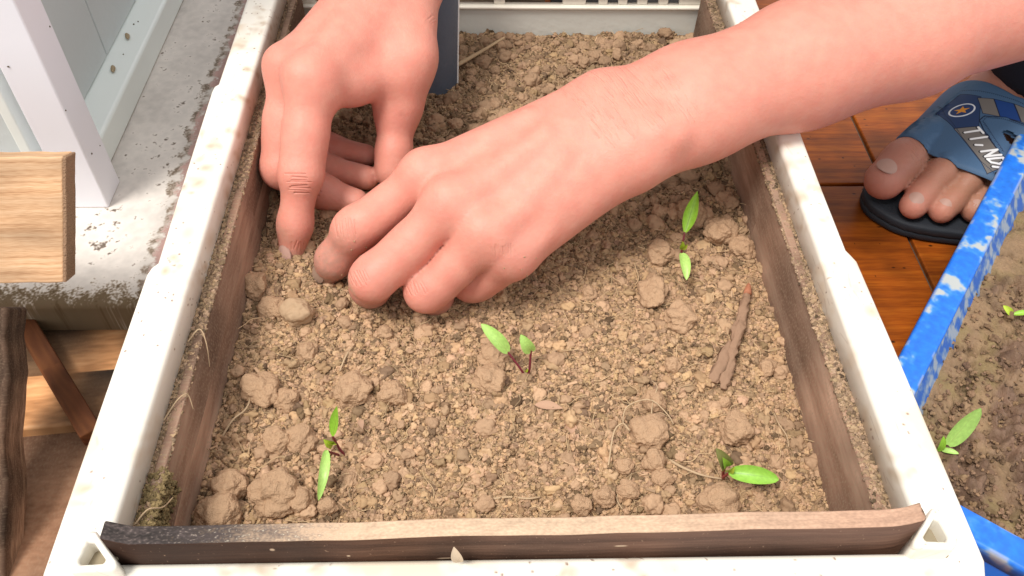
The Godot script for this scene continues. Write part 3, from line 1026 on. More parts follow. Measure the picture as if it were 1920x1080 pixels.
func build_clods() -> void:
	var m := mat(Color(0.46, 0.295, 0.180), 0.95, 0.25)
	m.vertex_color_use_as_albedo = true
	bump(m, 0.09, 0.055, true, 30.0, false, 6)
	var list := [
		[0.0809, -0.1820, 0.0091, "pitted clod left of the lower leaf of the seedling by the forearm"],
		[0.0927, -0.1601, 0.0079, "rounded clod just below the pitted one, left of the broken twig's tip"],
		[0.1398, -0.2171, 0.0086, "smooth rounded clod against the right plank under the forearm"],
		[0.1286, -0.2294, 0.0098, "broad low clod right of the seedling by the forearm"],
		[-0.0807, -0.1147, 0.0098, "upright squarish clod standing above the lower left seedling"],
		[-0.1274, -0.1171, 0.0098, "large rounded clod beside the left plank, with a root below it"],
		[-0.1145, -0.1117, 0.0062, "small clod touching the right side of the large one by the left plank"],
		[-0.1145, -0.0871, 0.0073, "left one of a pair of clods left of the lower left seedling"],
		[-0.1039, -0.0885, 0.0073, "right one of a pair of clods left of the lower left seedling"],
		[-0.1099, -0.0583, 0.0119, "biggest clod of all, left of the lower left seedling's drooping leaf"],
		[-0.1328, -0.0625, 0.0085, "clod between the mossy plank end and the biggest clod"],
		[-0.1344, -0.0487, 0.0092, "pale clod in the near left corner beside the moss"],
		[-0.0978, -0.0541, 0.0059, "small clod under the drooping leaf tip of the lower left seedling"],
		[0.1101, -0.0897, 0.0074, "egg shaped clod above the lower right seedling"],
		[0.0668, -0.0891, 0.0087, "clod with a fine root looped over it"],
		[0.0677, -0.0742, 0.0059, "clod just below the one with the looped root"],
		[0.0955, -0.0512, 0.0087, "large grainy clod below the lower right seedling, by the front plank"],
		[0.0303, -0.0498, 0.0049, "small round clod near the middle of the front plank"],
		[0.0418, -0.0545, 0.0050, "small clod right of the round one near the front plank's middle"],
		[0.0536, -0.0591, 0.0055, "squarish clod between the front plank and the looped root"],
		[0.1089, -0.1085, 0.0035, "tiny round clod under the lower end of the broken twig"],
		[0.0534, -0.0715, 0.0041, "tiny clod left of the clods by the looped root"],
		[0.0706, -0.0654, 0.0046, "tiny clod left of the lower right seedling's root"],
		[0.0729, -0.1091, 0.0054, "small clod above the looped root"],
		[0.0848, -0.1305, 0.0048, "small low clod left of the twig's split side piece"],
		[0.1356, -0.1299, 0.0051, "small clod between the broken twig and the right plank"],
		[-0.0107, -0.1235, 0.0075, "flat topped clod left of the middle seedling's stem"],
		[-0.0092, -0.1382, 0.0071, "clod under the long leaf of the middle seedling"],
		[-0.0609, -0.1132, 0.0070, "low clod right of the upright squarish clod"],
		[-0.0776, -0.0673, 0.0045, "small clod right of the lower left seedling's drooping leaf"],
		[-0.0677, -0.1560, 0.0043, "small clod in front of the left hand's middle knuckle"],
		[-0.1081, -0.1432, 0.0054, "clod below the smooth pebble"],
		[0.1134, -0.2455, 0.0092, "clod behind the upper leaf of the seedling by the forearm"],
		[0.0454, -0.1821, 0.0045, "small clod right of the bent little finger"],
		[-0.0857, -0.0510, 0.0044, "small clod between front plank and drooping leaf tip"],
		[0.0899, -0.2142, 0.0076, "flat clod left of the stem of the seedling by the forearm"],
		[-0.1432, -0.1880, 0.0078, "clod at the left plank beside the pointing fingertip"],
		[-0.1307, -0.1736, 0.0071, "clod behind the smooth pebble, near the left plank"],
		[-0.0728, -0.1112, 0.0038, "tiny clod at the foot of the upright squarish clod"]]
	var k := 0
	for e in list:
		var r: float = e[2]
		var c := lump(600 + k * 13, 5 if r > 0.006 else 4, 0.42, 0.05, Vector3(rng.randf_range(0.95, 1.2), rng.randf_range(0.82, 1.0), rng.randf_range(0.9, 1.1)) * r * 0.94)
		var o := part("clod", c, m, self, Vector3(e[0], soil_h(e[0], e[1]) + r * 0.52, e[1]))
		o.rotation.y = rng.randf() * TAU
		tag(o, "brown soil " + e[3], "clod", "clods of soil in the crate")
		k += 1
	var pm := mat(Color(0.42, 0.285, 0.175), 0.75, 0.3)
	bump(pm, 0.05, 0.02, true, 20.0)
	var pb := part("pebble", lump(902, 4, 0.30, 0.006, Vector3(0.0088, 0.0075, 0.0075)), pm, self, Vector3(-0.1158, soil_h(-0.1158, -0.1663) + 0.005, -0.1663))
	tag(pb, "smooth brown blocky pebble on the soil below the pointing finger", "pebble")


func seedling(label: String, at: Vector3, stems: Array, leaves: Array, m: Material, sm: Material, group: String) -> void:
	var t := thing("seedling", label, "seedling", at, group)
	for s in stems:
		var pts := []
		for p in s[0]: pts.append(p - at)
		part("stem", tube(curve_pts(pts, 10), taper(11, s[1], s[1] * 0.75), 7), sm, t)
	for l in leaves:
		part("leaf", leaf(l[0] - at, l[1] - at, l[2], l[3], l[4], 0.30, l[5]), l[6] if l.size() > 6 else m, t)


func build_seedlings() -> void:
	var green := leaf_material(Color(0.31, 0.58, 0.08), Color(0.16, 0.30, 0.05))
	var pale := leaf_material(Color(0.43, 0.66, 0.17), Color(0.40, 0.54, 0.15))
	var deep := leaf_material(Color(0.30, 0.55, 0.05), Color(0.13, 0.16, 0.02))
	var young := leaf_material(Color(0.45, 0.58, 0.05), Color(0.35, 0.3, 0.03))
	var red := leaf_material(Color(0.20, 0.20, 0.06), Color(0.25, 0.03, 0.04))
	var stem := mat(Color(0.16, 0.018, 0.03), 0.45, 0.5)
	var stem_r := mat(Color(0.30, 0.05, 0.045), 0.45, 0.5)
	var g := "young beet seedlings in the crate"
	var b := Vector3(0.0074, 0.069, -0.1275)
	seedling("seedling with two rounded pale leaves and dark red stems, in the soil's middle", b,
		[[[b, b + Vector3(-0.002, 0.006, -0.0005), Vector3(-0.0018, 0.084, -0.1332)], 0.0007], [[b, b + Vector3(0.002, 0.006, 0), Vector3(0.0099, 0.085, -0.1306), Vector3(0.0104, 0.0885, -0.1318)], 0.0007], [[b + Vector3(0, -0.002, 0), b + Vector3(0.0002, 0.004, 0)], 0.0009]],
		[[Vector3(-0.0016, 0.0838, -0.1330), Vector3(-0.0154, 0.098, -0.1405), 0.0072, Vector3(0.2, 1, 0.7), 0.002, 0.6], [Vector3(0.0104, 0.0865, -0.1312), Vector3(0.0046, 0.098, -0.1335), 0.0066, Vector3(0, 0.8, 1), 0.0015, 0.6], [b + Vector3(0, 0.005, 0), b + Vector3(0.0012, 0.009, 0.0006), 0.0016, Vector3(0, 0.5, 1), 0.0, 1.0, young]], pale, stem, g)
	b = Vector3(0.1035, 0.068, -0.2117)
	seedling("seedling with one tall pointed leaf and one low pale leaf, nearest the forearm", b,
		[[[b, b + Vector3(-0.001, 0.008, -0.002), Vector3(0.1038, 0.085, -0.2197)], 0.0007], [[b, b + Vector3(-0.002, 0.008, 0.003), Vector3(0.0992, 0.085, -0.2023)], 0.0006]],
		[[Vector3(0.1038, 0.0845, -0.2192), Vector3(0.1100, 0.105, -0.2332), 0.0078, Vector3(-0.3, 0.7, 1), -0.002, 1.0, deep], [Vector3(0.0992, 0.0855, -0.2020), Vector3(0.0997, 0.082, -0.1845), 0.0060, Vector3(0, 1, 0.2), 0.002, 0.6, pale], [Vector3(0.1015, 0.079, -0.211), Vector3(0.1005, 0.088, -0.2095), 0.0030, Vector3(0, 0.5, 1), 0.0, 1.0, young], [Vector3(0.1015, 0.079, -0.211), Vector3(0.1035, 0.086, -0.2085), 0.0026, Vector3(0, 0.5, 1), 0.0, 1.0, young]], green, stem, g)
	b = Vector3(-0.0825, 0.070, -0.0809)
	seedling("seedling with one leaf up and one leaf drooping, in the near left soil", b,
		[[[b, b + Vector3(-0.001, 0.008, 0), Vector3(-0.0852, 0.088, -0.0812)], 0.0007], [[b, b + Vector3(-0.003, 0.008, 0.003), Vector3(-0.0878, 0.0862, -0.0745)], 0.0007], [[b + Vector3(0.002, -0.001, 0.001), b + Vector3(-0.001, 0.008, 0)], 0.0008]],
		[[Vector3(-0.0852, 0.088, -0.0812), Vector3(-0.0812, 0.106, -0.0862), 0.0052, Vector3(-0.7, 0.5, 1), -0.001, 1.0, deep], [Vector3(-0.0876, 0.0862, -0.0750), Vector3(-0.0893, 0.080, -0.0525), 0.0046, Vector3(0.3, 1, 0.2), 0.006, 0.6], [Vector3(-0.0850, 0.084, -0.0800), Vector3(-0.0888, 0.0905, -0.0782), 0.0044, Vector3(0.2, 0.5, 1), 0.001, 1.0, young], [Vector3(-0.0850, 0.084, -0.0800), Vector3(-0.0868, 0.0905, -0.0755), 0.0036, Vector3(0.2, 0.5, 1), 0.001, 1.0, young]], pale, stem, g)
	b = Vector3(0.1005, 0.071, -0.0650)
	seedling("seedling with a broad leaf lying to the right and a reddish curled leaf", b,
		[[[b, b + Vector3(-0.002, 0.008, 0), Vector3(0.0975, 0.087, -0.0632)], 0.0009], [[b, b + Vector3(-0.002, 0.007, 0.002), Vector3(0.0994, 0.0855, -0.0610)], 0.0008]],
		[[Vector3(0.0990, 0.0858, -0.0612), Vector3(0.1210, 0.087, -0.0566), 0.0082, Vector3(0, 1, 0.45), 0.002, 0.6], [Vector3(0.0975, 0.087, -0.0632), Vector3(0.0908, 0.101, -0.0650), 0.0066, Vector3(0.4, 0.4, 1), 0.003, 0.6, red], [Vector3(0.0980, 0.086, -0.0622), Vector3(0.1000, 0.0930, -0.0600), 0.0034, Vector3(0, 0.5, 1), 0.001, 1.0, young], [Vector3(0.0975, 0.0885, -0.0625), Vector3(0.0935, 0.0990, -0.0615), 0.0040, Vector3(0.4, 0.4, 1), 0.001, 1.0, deep]], green, stem_r, g)
	b = Vector3(0.2262, 0.044, -0.0960)
	seedling("seedling with one long upright leaf in the muddy blue tray, beside the crate's rim", b,
		[[[b, b + Vector3(0.001, 0.005, 0), Vector3(0.2295, 0.0535, -0.0945)], 0.0007]],
		[[Vector3(0.2280, 0.0520, -0.0945), Vector3(0.2338, 0.0815, -0.0978), 0.0085, Vector3(-0.6, 0.5, 1), -0.001, 0.6], [Vector3(0.2245, 0.046, -0.0945), Vector3(0.2235, 0.0585, -0.0960), 0.0040, Vector3(0, 0.4, 1), 0.001, 0.6, deep], [Vector3(0.2265, 0.047, -0.0945), Vector3(0.2330, 0.0500, -0.0905), 0.0030, Vector3(0, 1, 0.4), 0.001, 0.6]], pale, stem, "")
	b = Vector3(0.3010, 0.044, -0.1850)
	seedling("tiny two leaved sprout in the mud near the right edge of the tray", b,
		[[[b, b + Vector3(0.0005, 0.005, 0)], 0.0005]],
		[[b + Vector3(0, 0.005, 0), b + Vector3(0.013, 0.008, 0.001), 0.0034, Vector3(0, 1, 0.3), 0.001, 1.0, deep], [b + Vector3(0, 0.005, 0), b + Vector3(-0.006, 0.010, -0.003), 0.0040, Vector3(0, 0.6, 0.8), 0.001, 0.6, young]], green, stem, "")


func build_litter() -> void:
	var bark := mat(Color(0.30, 0.185, 0.12), 0.85, 0.25)
	bump(bark, 0.04, 0.05, true, 14.0)
	var at := Vector3(0.122, 0.074, -0.145)
	var t := thing("twig", "broken reddish twig with a split side piece, lying beside the right plank", "twig", at)
	var pts := curve_pts([Vector3(0.1090, 0.0745, -0.1155) - at, Vector3(0.1150, 0.0772, -0.1310) - at, Vector3(0.1198, 0.0790, -0.1425) - at, Vector3(0.1270, 0.0800, -0.1610) - at, Vector3(0.1345, 0.0795, -0.1800) - at], 40)
	var rr := PackedFloat32Array()
	var tn := noise(700, 130.0, 2)
	for i in pts.size(): rr.append((0.0026 if i > 2 else 0.0014) * (1.0 + 0.35 * tn.get_noise_1d(i * 0.01)) * (1.0 if i < 36 else 0.75))
	part("twig_stick", tube(pts, rr, 16, 0.75, 0.75), bark, t)
	part("split_piece", tube(curve_pts([Vector3(0.1045, 0.0755, -0.1190) - at, Vector3(0.1100, 0.0780, -0.1300) - at, Vector3(0.1170, 0.0792, -0.1430) - at], 8), PackedFloat32Array([0.0020, 0.0028, 0.0026, 0.0030, 0.0024, 0.0026, 0.0020, 0.0016, 0.0009]), 14, 0.6, 0.9), bark, t)
	part("torn_tip", tube(curve_pts([Vector3(0.1328, 0.0800, -0.1755) - at, Vector3(0.1352, 0.0803, -0.1832) - at], 3), PackedFloat32Array([0.0024, 0.0022, 0.0016, 0.0004]), 7), mat(Color(0.40, 0.16, 0.09), 0.8, 0.3), t)
	var straw := mat(Color(0.42, 0.30, 0.18), 0.85, 0.3)
	var s := part("stick", tube(curve_pts([Vector3(-0.034, 0.077, -0.4015), Vector3(-0.016, 0.080, -0.4150), Vector3(0.001, 0.0835, -0.4280)], 8), taper(9, 0.0022, 0.0009), 7, 0.7), straw, self)
	tag(s, "thin straw coloured stick on the far soil, right of the scoop blade", "stick")
	# flakes of bark
	var fl := mat(Color(0.44, 0.27, 0.18), 0.8, 0.3)
	for e in [[Vector3(0.0115, 0.0765, -0.1065), Vector3(0.0255, 0.0775, -0.1035), 0.005, "pinkish flat bark flake on the soil right of the middle seedling"], [Vector3(0.0265, 0.0765, -0.1000), Vector3(0.0325, 0.0755, -0.0855), 0.005, "reddish bark flake slanting down, below the flat pinkish one"], [Vector3(-0.0755, 0.0755, -0.0985), Vector3(-0.0735, 0.0755, -0.0920), 0.003, "small orange flake above and right of the lower left seedling"]]:
		var y: float = soil_h((e[0].x + e[1].x) / 2, (e[0].z + e[1].z) / 2) + 0.0022
		var o := part("bark_flake", leaf(Vector3(e[0].x, y, e[0].z), Vector3(e[1].x, y + 0.001, e[1].z), e[2], Vector3(0.1, 1, 0.15), 0.0008, 0.2), fl, self)
		tag(o, e[3], "bark flake", "bark flakes on the soil")
	# roots one can follow
	var rm := mat(Color(0.48, 0.345, 0.215), 0.75, 0.3)
	var roots := [
		["fine pale root curled in a loop over a clod", [[0.0455, -0.072], [0.0490, -0.087], [0.0535, -0.0905], [0.0560, -0.086], [0.0545, -0.094], [0.0580, -0.104], [0.0690, -0.106], [0.0770, -0.099], [0.0790, -0.092]], 0.0005, 0.010],
		["second fine root crossing the top of the looped root's clod", [[0.0700, -0.090], [0.0695, -0.099], [0.0715, -0.108], [0.0740, -0.114], [0.0725, -0.120]], 0.0004, 0.011],
		["long root running from the left plank to the large rounded clod", [[-0.1430, -0.088], [-0.1375, -0.097], [-0.1325, -0.104], [-0.1322, -0.112], [-0.1370, -0.119]], 0.0006, 0.004],
		["brown root running down to the lower right seedling", [[0.0745, -0.078], [0.0805, -0.071], [0.0890, -0.0655], [0.0985, -0.0640]], 0.0008, 0.003],
		["thin root standing along the right plank above the near corner", [[0.1335, -0.103], [0.1320, -0.093], [0.1345, -0.086], [0.1340, -0.080]], 0.0004, 0.005],
		["straight thin straw lying between the smooth pebble and the upright squarish clod", [[-0.0850, -0.1460], [-0.0868, -0.1370], [-0.0890, -0.1290]], 0.0007, 0.003],
		["thin root lying in front of the middle of the front soil", [[0.0560, -0.0760], [0.0555, -0.0660], [0.0480, -0.0560], [0.0500, -0.0500]], 0.0005, 0.003],
		["pale rootlet pressed flat between front plank and small clods", [[-0.0130, -0.0560], [-0.0030, -0.0575], [0.0060, -0.0545], [0.0120, -0.0560]], 0.0007, 0.003]]
	for e in roots:
		var c := []
		for q in e[1]: c.append(Vector3(q[0], soil_h(q[0], q[1]) + e[3] * rng.randf_range(0.7, 1.1), q[1]))
		c[0].y -= e[3] * 0.7
		var o := part("root_fibre", tube(curve_pts(c, 30), taper(31, e[2], e[2] * 0.6), 5), rm, self)
		tag(o, e[0], "root", "root fibres on the soil")
	for e in [["pale root hanging over the left plank, the nearer to the camera", [Vector3(-0.1545, 0.114, -0.074), Vector3(-0.1500, 0.1165, -0.083), Vector3(-0.1468, 0.115, -0.087), Vector3(-0.1455, 0.108, -0.084)]], ["pale root hanging over the left plank, the farther one", [Vector3(-0.1535, 0.115, -0.117), Vector3(-0.1490, 0.117, -0.123), Vector3(-0.1462, 0.112, -0.119), Vector3(-0.1455, 0.102, -0.112)]], ["tangled root sprigs on the near moss of the left plank", [Vector3(-0.1530, 0.116, -0.024), Vector3(-0.1490, 0.117, -0.030), Vector3(-0.1450, 0.113, -0.033), Vector3(-0.1440, 0.108, -0.040)]]]:
		tag(part("root_fibre", tube(curve_pts(e[1], 20), taper(21, 0.0004, 0.00025), 5), rm, self), e[0], "root", "root fibres on the plank")
	# the scoop stuck in the soil behind the hand
	var sc := thing("scoop", "dark blue grey curved metal scoop blade with worn white edges, stuck in the far soil", "scoop", Vector3(-0.0585, 0.064, -0.378))
	var v := PackedVector3Array()
	var f := PackedInt32Array()
	var NU := 16
	var NV := 10
	for sd in 2:
		for j in NV + 1:
			for i in NU + 1:
				var a := lerpf(-1.25, 1.25, float(i) / NU)
				var h := float(j) / NV
				var r := 0.026 + 0.004 * h - 0.0012 * sd
				v.append(Vector3(r * sin(a), -0.012 + 0.10 * h - 0.010 * (1.0 - h) * (a * a) * 0.3, r * (cos(a) - 0.6) - 0.02 * h))
		var b := sd * (NU + 1) * (NV + 1)
		for j in NV:
			for i in NU:
				var q := b + j * (NU + 1) + i
				if sd == 0: f.append_array([q, q + 1, q + NU + 2, q, q + NU + 2, q + NU + 1])
				else: f.append_array([q, q + NU + 2, q + 1, q, q + NU + 1, q + NU + 2])
	var blue := mat(Color(0.085, 0.105, 0.14), 0.45, 0.5)
	bump(blue, 0.05, 0.03, true, 12.0)
	part("blade", commit(v, f), blue, sc)
	for s2 in [-1.0, 1.0]:
		var e := []
		for j in 8:
			var h := j / 7.0
			var r := 0.0254 + 0.004 * h
			e.append(Vector3(s2 * r * sin(1.25), -0.0135 + 0.10 * h, r * (cos(1.25) - 0.6) - 0.02 * h))
		part("worn_edge", tube(curve_pts(e, 20), taper(21, 0.0011, 0.0011), 6), mat(Color(0.72, 0.72, 0.70), 0.5), sc)


func build_tray() -> void:
	var A := Vector3(0.607, 0, -0.794).normalized()      # along the left wall, away
	var B := Vector3(0.794, 0, 0.607).normalized()       # along the near wall, to the right
	var at := Vector3(0.1863, 0, -0.0809)                # its inner near left corner
	var tray := thing("tray", "blue plastic tray with flaking paint, full of damp cracked mud", "tray", at)
	tray.transform.basis = Basis(B, Vector3.UP, -A).orthonormalized()
	# own axes: x along B, z towards the near wall (-A)
	var LX := 0.30
	var LZ := 0.46
	var W := 512
	var im := Image.create(W, W, false, Image.FORMAT_RGB8)
	var n1 := noise(801, 0.018, 4)
	var n2 := noise(802, 0.07, 3)
	for y in W:
		for x in W:
			var a := n1.get_noise_2d(x, y)
			var b := n2.get_noise_2d(x, y)
			var q := Color(0.08, 0.42, 0.83) * (1.0 + 0.12 * b)
			q = q.lerp(Color(0.36, 0.58, 0.88), clampf((a + 0.25 * b + 0.02) * 3.0, 0, 1) * 0.55)
			q = q.lerp(Color(0.66, 0.68, 0.68), clampf((a + 0.12 * b - 0.19) * 5.0, 0, 1))
			im.set_pixel(x, y, q)
	var m := textured(im, 0.5, 0.5)
	m.uv1_triplanar = true
	m.uv1_scale = Vector3.ONE * 4.0
	var outer := PackedVector2Array()
	var inner := PackedVector2Array()
	var oc := [Vector2(-0.016, 0.016), Vector2(LX + 0.016, 0.016), Vector2(LX + 0.016, -LZ - 0.016), Vector2(-0.016, -LZ - 0.016)]
	var ic := [Vector2(0, 0), Vector2(LX, 0), Vector2(LX, -LZ), Vector2(0, -LZ)]
	for k in 4:
		for i in 6:
			outer.append(oc[k].lerp(oc[(k + 1) % 4], clampf(i / 6.0, 0.006, 1)))
			inner.append(ic[k].lerp(ic[(k + 1) % 4], i / 6.0))
	part("rim", ring(outer, inner, 0.05, 0.060, 0.002), m, tray)
	var im2 := Image.create(256, 256, false, Image.FORMAT_RGB8)
	for y in 256:
		for x in 256:
			var q := Color(0.16, 0.36, 0.68).lerp(Color(0.62, 0.64, 0.66), clampf(0.55 + n1.get_noise_2d(x * 2, y * 2) * 2.0, 0, 1) * 0.85)
			im2.set_pixel(x, y, q)
	var wallm := textured(im2, 0.55, 0.5)
	wallm.uv1_triplanar = true
	wallm.uv1_scale = Vector3.ONE * 9.0
	var blue := mat(Color(0.006, 0.14, 0.60), 0.4, 0.5)
	var flare := part("side_wall", rbox(Vector3(0.003, 0.060, LZ + 0.004), 0.001), wallm, tray, Vector3(0.0135, 0.0325, -LZ / 2))
	flare.rotation.z = 0.56
	part("side_wall", rbox(Vector3(0.004, 0.054, LZ + 0.008), 0.001, Vector3(LX + 0.002, 0.028, -LZ / 2)), wallm, tray)
	part("end_wall", rbox(Vector3(LX, 0.054, 0.004), 0.001, Vector3(LX / 2, 0.028, -LZ - 0.002)), wallm, tray)
	part("end_wall", rbox(Vector3(LX, 0.054, 0.004), 0.001, Vector3(LX / 2, 0.028, 0.002)), wallm, tray)
	part("skirt", rbox(Vector3(LX + 0.03, 0.05, 0.003), 0.001, Vector3(LX / 2, 0.0262, 0.0136)), blue, tray)
	# mud with cracks
	var mud := thing("mud", "damp olive brown cracked mud in the blue tray", "mud", at)
	mud.set_meta("kind", "stuff")
	mud.transform.basis = tray.transform.basis
	var c1 := noise(811, 22.0, 1)
	c1.noise_type = FastNoiseLite.TYPE_CELLULAR
	c1.cellular_return_type = FastNoiseLite.RETURN_DISTANCE2_SUB
	c1.fractal_type = FastNoiseLite.FRACTAL_NONE
	c1.domain_warp_enabled = true
	c1.domain_warp_amplitude = 0.02
	c1.domain_warp_frequency = 40.0
	var lo := noise(812, 16.0, 3)
	var mi := noise(813, 90.0, 3)
	var fi := noise(814, 380.0, 2)
	var v := PackedVector3Array()
	var col := PackedColorArray()
	var f := PackedInt32Array()
	var nx := 170
	var nz := 240
	for j in nz + 1:
		for i in nx + 1:
			var x := lerpf(0.0, 0.26, float(i) / nx)
			var z := lerpf(-0.38, 0.0, float(j) / nz)
			var crack := clampf((c1.get_noise_2d(x, z) + 1.0) / 0.10, 0, 1)
			var crumble := smoothstep(0.004, 0.022, x) * clampf(0.5 + lo.get_noise_2d(x * 1.3 + 5.0, z) * 3.0 + (z + 0.09) * 9.0, 0, 1)
			var h := 0.0455 + 0.003 * lo.get_noise_2d(x, z) + crumble * (0.0105 * mi.get_noise_2d(x, z) + 0.002 * fi.get_noise_2d(x, z)) + 0.0006 * fi.get_noise_2d(x, z)
			h -= (1.0 - crack) * 0.0045
			v.append(Vector3(x, h, z))
			var k := 1.0 + 0.25 * lo.get_noise_2d(x * 2.0, z * 2.0 + 3.0) + 0.2 * fi.get_noise_2d(x, z)
			var c := Color(0.235 * k, 0.150 * k, 0.083 * k).lerp(Color(0.17 * k, 0.102 * k, 0.066 * k), crumble)
			var green := clampf(lo.get_noise_2d(x * 1.6 + 9.0, z * 1.6) * 2.2 - 0.1, 0, 1) * (1.0 - crumble)
			c = c.lerp(Color(0.14, 0.125, 0.03), green * 0.4)
			col.append(c.lerp(Color(0.10, 0.062, 0.038), (1.0 - crack) * 0.4))
	for j in nz:
		for i in nx:
			var q := j * (nx + 1) + i
			f.append_array([q, q + nx + 1, q + nx + 2, q, q + nx + 2, q + 1])
	var mm := mat(Color.WHITE, 0.7, 0.4)
	mm.vertex_color_use_as_albedo = true
	bump(mm, 0.05, 0.06, true, 22.0)
	var sf := part("mud_surface", commit(v, f, PackedVector2Array(), col), mm, mud)
	sf.set_meta("kind", "stuff")
	var cm := mat(Color.WHITE, 0.9, 0.25)
	cm.vertex_color_use_as_albedo = true
	scatter_crumbs("mud_crumbs", mud, cm, 5000, 0.0035, func():
		var x := rng.randf_range(0.002, 0.24)
		var z := -0.18 * pow(rng.randf(), 1.7) - 0.003
		return Vector3(x, 0.0455 + 0.003 * lo.get_noise_2d(x, z) + 0.004 * mi.get_noise_2d(x, z), z), Color(0.215, 0.135, 0.082), 0.3)


func build_stool() -> void:
	# a leaning wooden stand: a sawn board nailed across dark posts, sloping away from the camera
	var at := Vector3(-0.26, 0.0, -0.005)
	var st := thing("stand", "leaning wooden stand with a pale sawn board across a dark post", "stand", at)
	var down := Vector3(0, -0.09, 0.105).normalized()
	var face := Vector3(0, 0.105, 0.09).normalized()
	var bas := Basis(Vector3.RIGHT, -down, face)
	var pale := textured(wood(850, 512, 1024, Color(0.60, 0.44, 0.31), Color(0.77, 0.62, 0.48), Color(0.87, 0.75, 0.62), 0.18, 0.0, 40), 0.8, 0.3, 0.07)
	var uvf := func(p): return Vector2(p.x * 3.2 + 0.5, p.y * 7.0 + p.z * 11.0 + 0.3)
	var bn := noise(855, 60.0, 3)
	var warp := func(p): return p + Vector3(0.20 * (p.y - 0.033) + 0.0006 * bn.get_noise_2d(p.y, 4.0), 0.0005 * bn.get_noise_2d(p.x, 2.0), 0) 
	var board := part("board", rbox(Vector3(0.22, 0.066, 0.011), 0.001, Vector3.ZERO, Vector3i(30, 14, 1), warp, uvf), pale, st)
	var bd := Vector3(0, -0.906, 0.423)
	var bf := Vector3(0, 0.423, 0.906)
	board.transform = Transform3D(Basis(Vector3.RIGHT, -bd, bf), Vector3(-0.3262, 0.1665, -0.1900) + bd * 0.033 - bf * 0.0055 - at)
	var sawn := mat(Color(0.30, 0.185, 0.115), 0.9, 0.2)
	bump(sawn, 0.08, 0.1, true, 20.0)
	var se := part("sawn_end", rbox(Vector3(0.0018, 0.0655, 0.0108), 0.0006, Vector3(0.1106, 0, 0), Vector3i(1, 14, 1), warp), sawn, st)
	se.transform = board.transform
	var dark := textured(wood(870, 512, 256, Color(0.20, 0.145, 0.11), Color(0.34, 0.26, 0.21), Color(0.52, 0.43, 0.35), 0.7, 0.3, 22), 0.85, 0.3, 0.12)
	var uvl := func(p): return Vector2(p.y * 5.0, p.x * 9.0 + p.z * 9.0)
	var wl := func(p): return p + Vector3(0.0025 * bn.get_noise_2d(p.y * 0.35, 3.0), 0, 0.001 * bn.get_noise_2d(p.y, p.x * 3.0))
	for x in [-0.2695, -0.43]:
		var leg := part("post", rbox(Vector3(0.027, 0.330, 0.02), 0.002, Vector3.ZERO, Vector3i(2, 50, 2), wl, uvl), dark, st)
		leg.transform = Transform3D(bas, Vector3(x, 0.0795, -0.0945) - at - face * 0.030 + down * 0.108)
	# a timber lying on the ground behind it
	var brown := textured(wood(880, 256, 128, Color(0.20, 0.10, 0.05), Color(0.34, 0.19, 0.10), Color(0.46, 0.28, 0.15), 0.4, 0.0, 10), 0.75, 0.3, 0.05)
	var o := part("batten", rbox(Vector3(0.012, 0.010, 0.115), 0.001, Vector3.ZERO, Vector3i.ONE, null, func(p): return Vector2(p.z * 4.0, p.x * 8.0 + p.y * 8.0)), brown, self, Vector3(-0.268, 0.0222, -0.168))
	o.rotation.y = atan2(0.0599, 0.074)
	tag(o, "dark brown batten lying slantwise on the plank between stand and crate", "batten")


# ---------------------------------------------------------------- the person
func nail(at: Vector3, along: Vector3, up: Vector3, l: float, w: float) -> ArrayMesh:
	var a := along.normalized()
	var n := (up - a * up.dot(a)).normalized()
	var s := a.cross(n).normalized()
	var v := PackedVector3Array()
	var f := PackedInt32Array()
	var N := 10
	for layer in 2:
		for i in N + 1:
			for j in N + 1:
				var t := float(i) / N * 2.0 - 1.0
				var u := float(j) / N * 2.0 - 1.0
				var k := sqrt(maxf(0.0, 1.0 - 0.5 * t * t))      # a square made round
				var x := u * k
				var y := t * sqrt(maxf(0.0, 1.0 - 0.5 * u * u))
				var h := w * 0.16 * (1.0 - x * x) + w * 0.03 * (1.0 - y * y) - (0.0006 if layer == 1 else 0.0)
				v.append(at + a * (y * l / 2) + s * (x * w / 2) + n * (h - w * 0.14))
		var b := layer * (N + 1) * (N + 1)
		for i in N:
			for j in N:
				var q := b + i * (N + 1) + j
				f.append_array([q, q + 1, q + N + 2, q, q + N + 2, q + N + 1])
	return commit(v, f)

func foot(u: float, w: float, y: float) -> Vector3:
	return Vector3(0.71870 * (u + w) + 0.0002, 1.0164 * y - 0.0071, 0.71870 * (w - u) - 0.0022)

var foot_field: Flesh

# the strap lies over the foot, wherever that is higher than its own arch
func strap_y(u: float, w: float) -> float:
	return maxf(strap_arch(u, w), foot_top(u, w) + 0.0026)

func foot_top(u: float, w: float) -> float:
	var p := (foot(u, w, 0.0) - foot_field.o) / foot_field.c
	var x := int(p.x + 0.5)
	var z := int(p.z + 0.5)
	if x < 0 or z < 0 or x >= foot_field.nx or z >= foot_field.nz: return 0.0
	var y := mini(foot_field.ny - 1, int((0.085 - foot_field.o.y) / foot_field.c))
	while y > 0:
		var d := foot_field.f[(z * foot_field.ny + y) * foot_field.nx + x]
		if d < 0.0:
			return (foot_field.o.y + (y - d / foot_field.c) * foot_field.c + 0.0071) / 1.0164
		y -= 1
	return 0.0

func strap_arch(u: float, w: float) -> float:
	var a := absf(w / 0.052)
	return 0.0222 + (0.034 + 0.030 * (u - 0.45) / 0.13) * sqrt(maxf(0.0, 1.0 - pow(a, 3.2)))

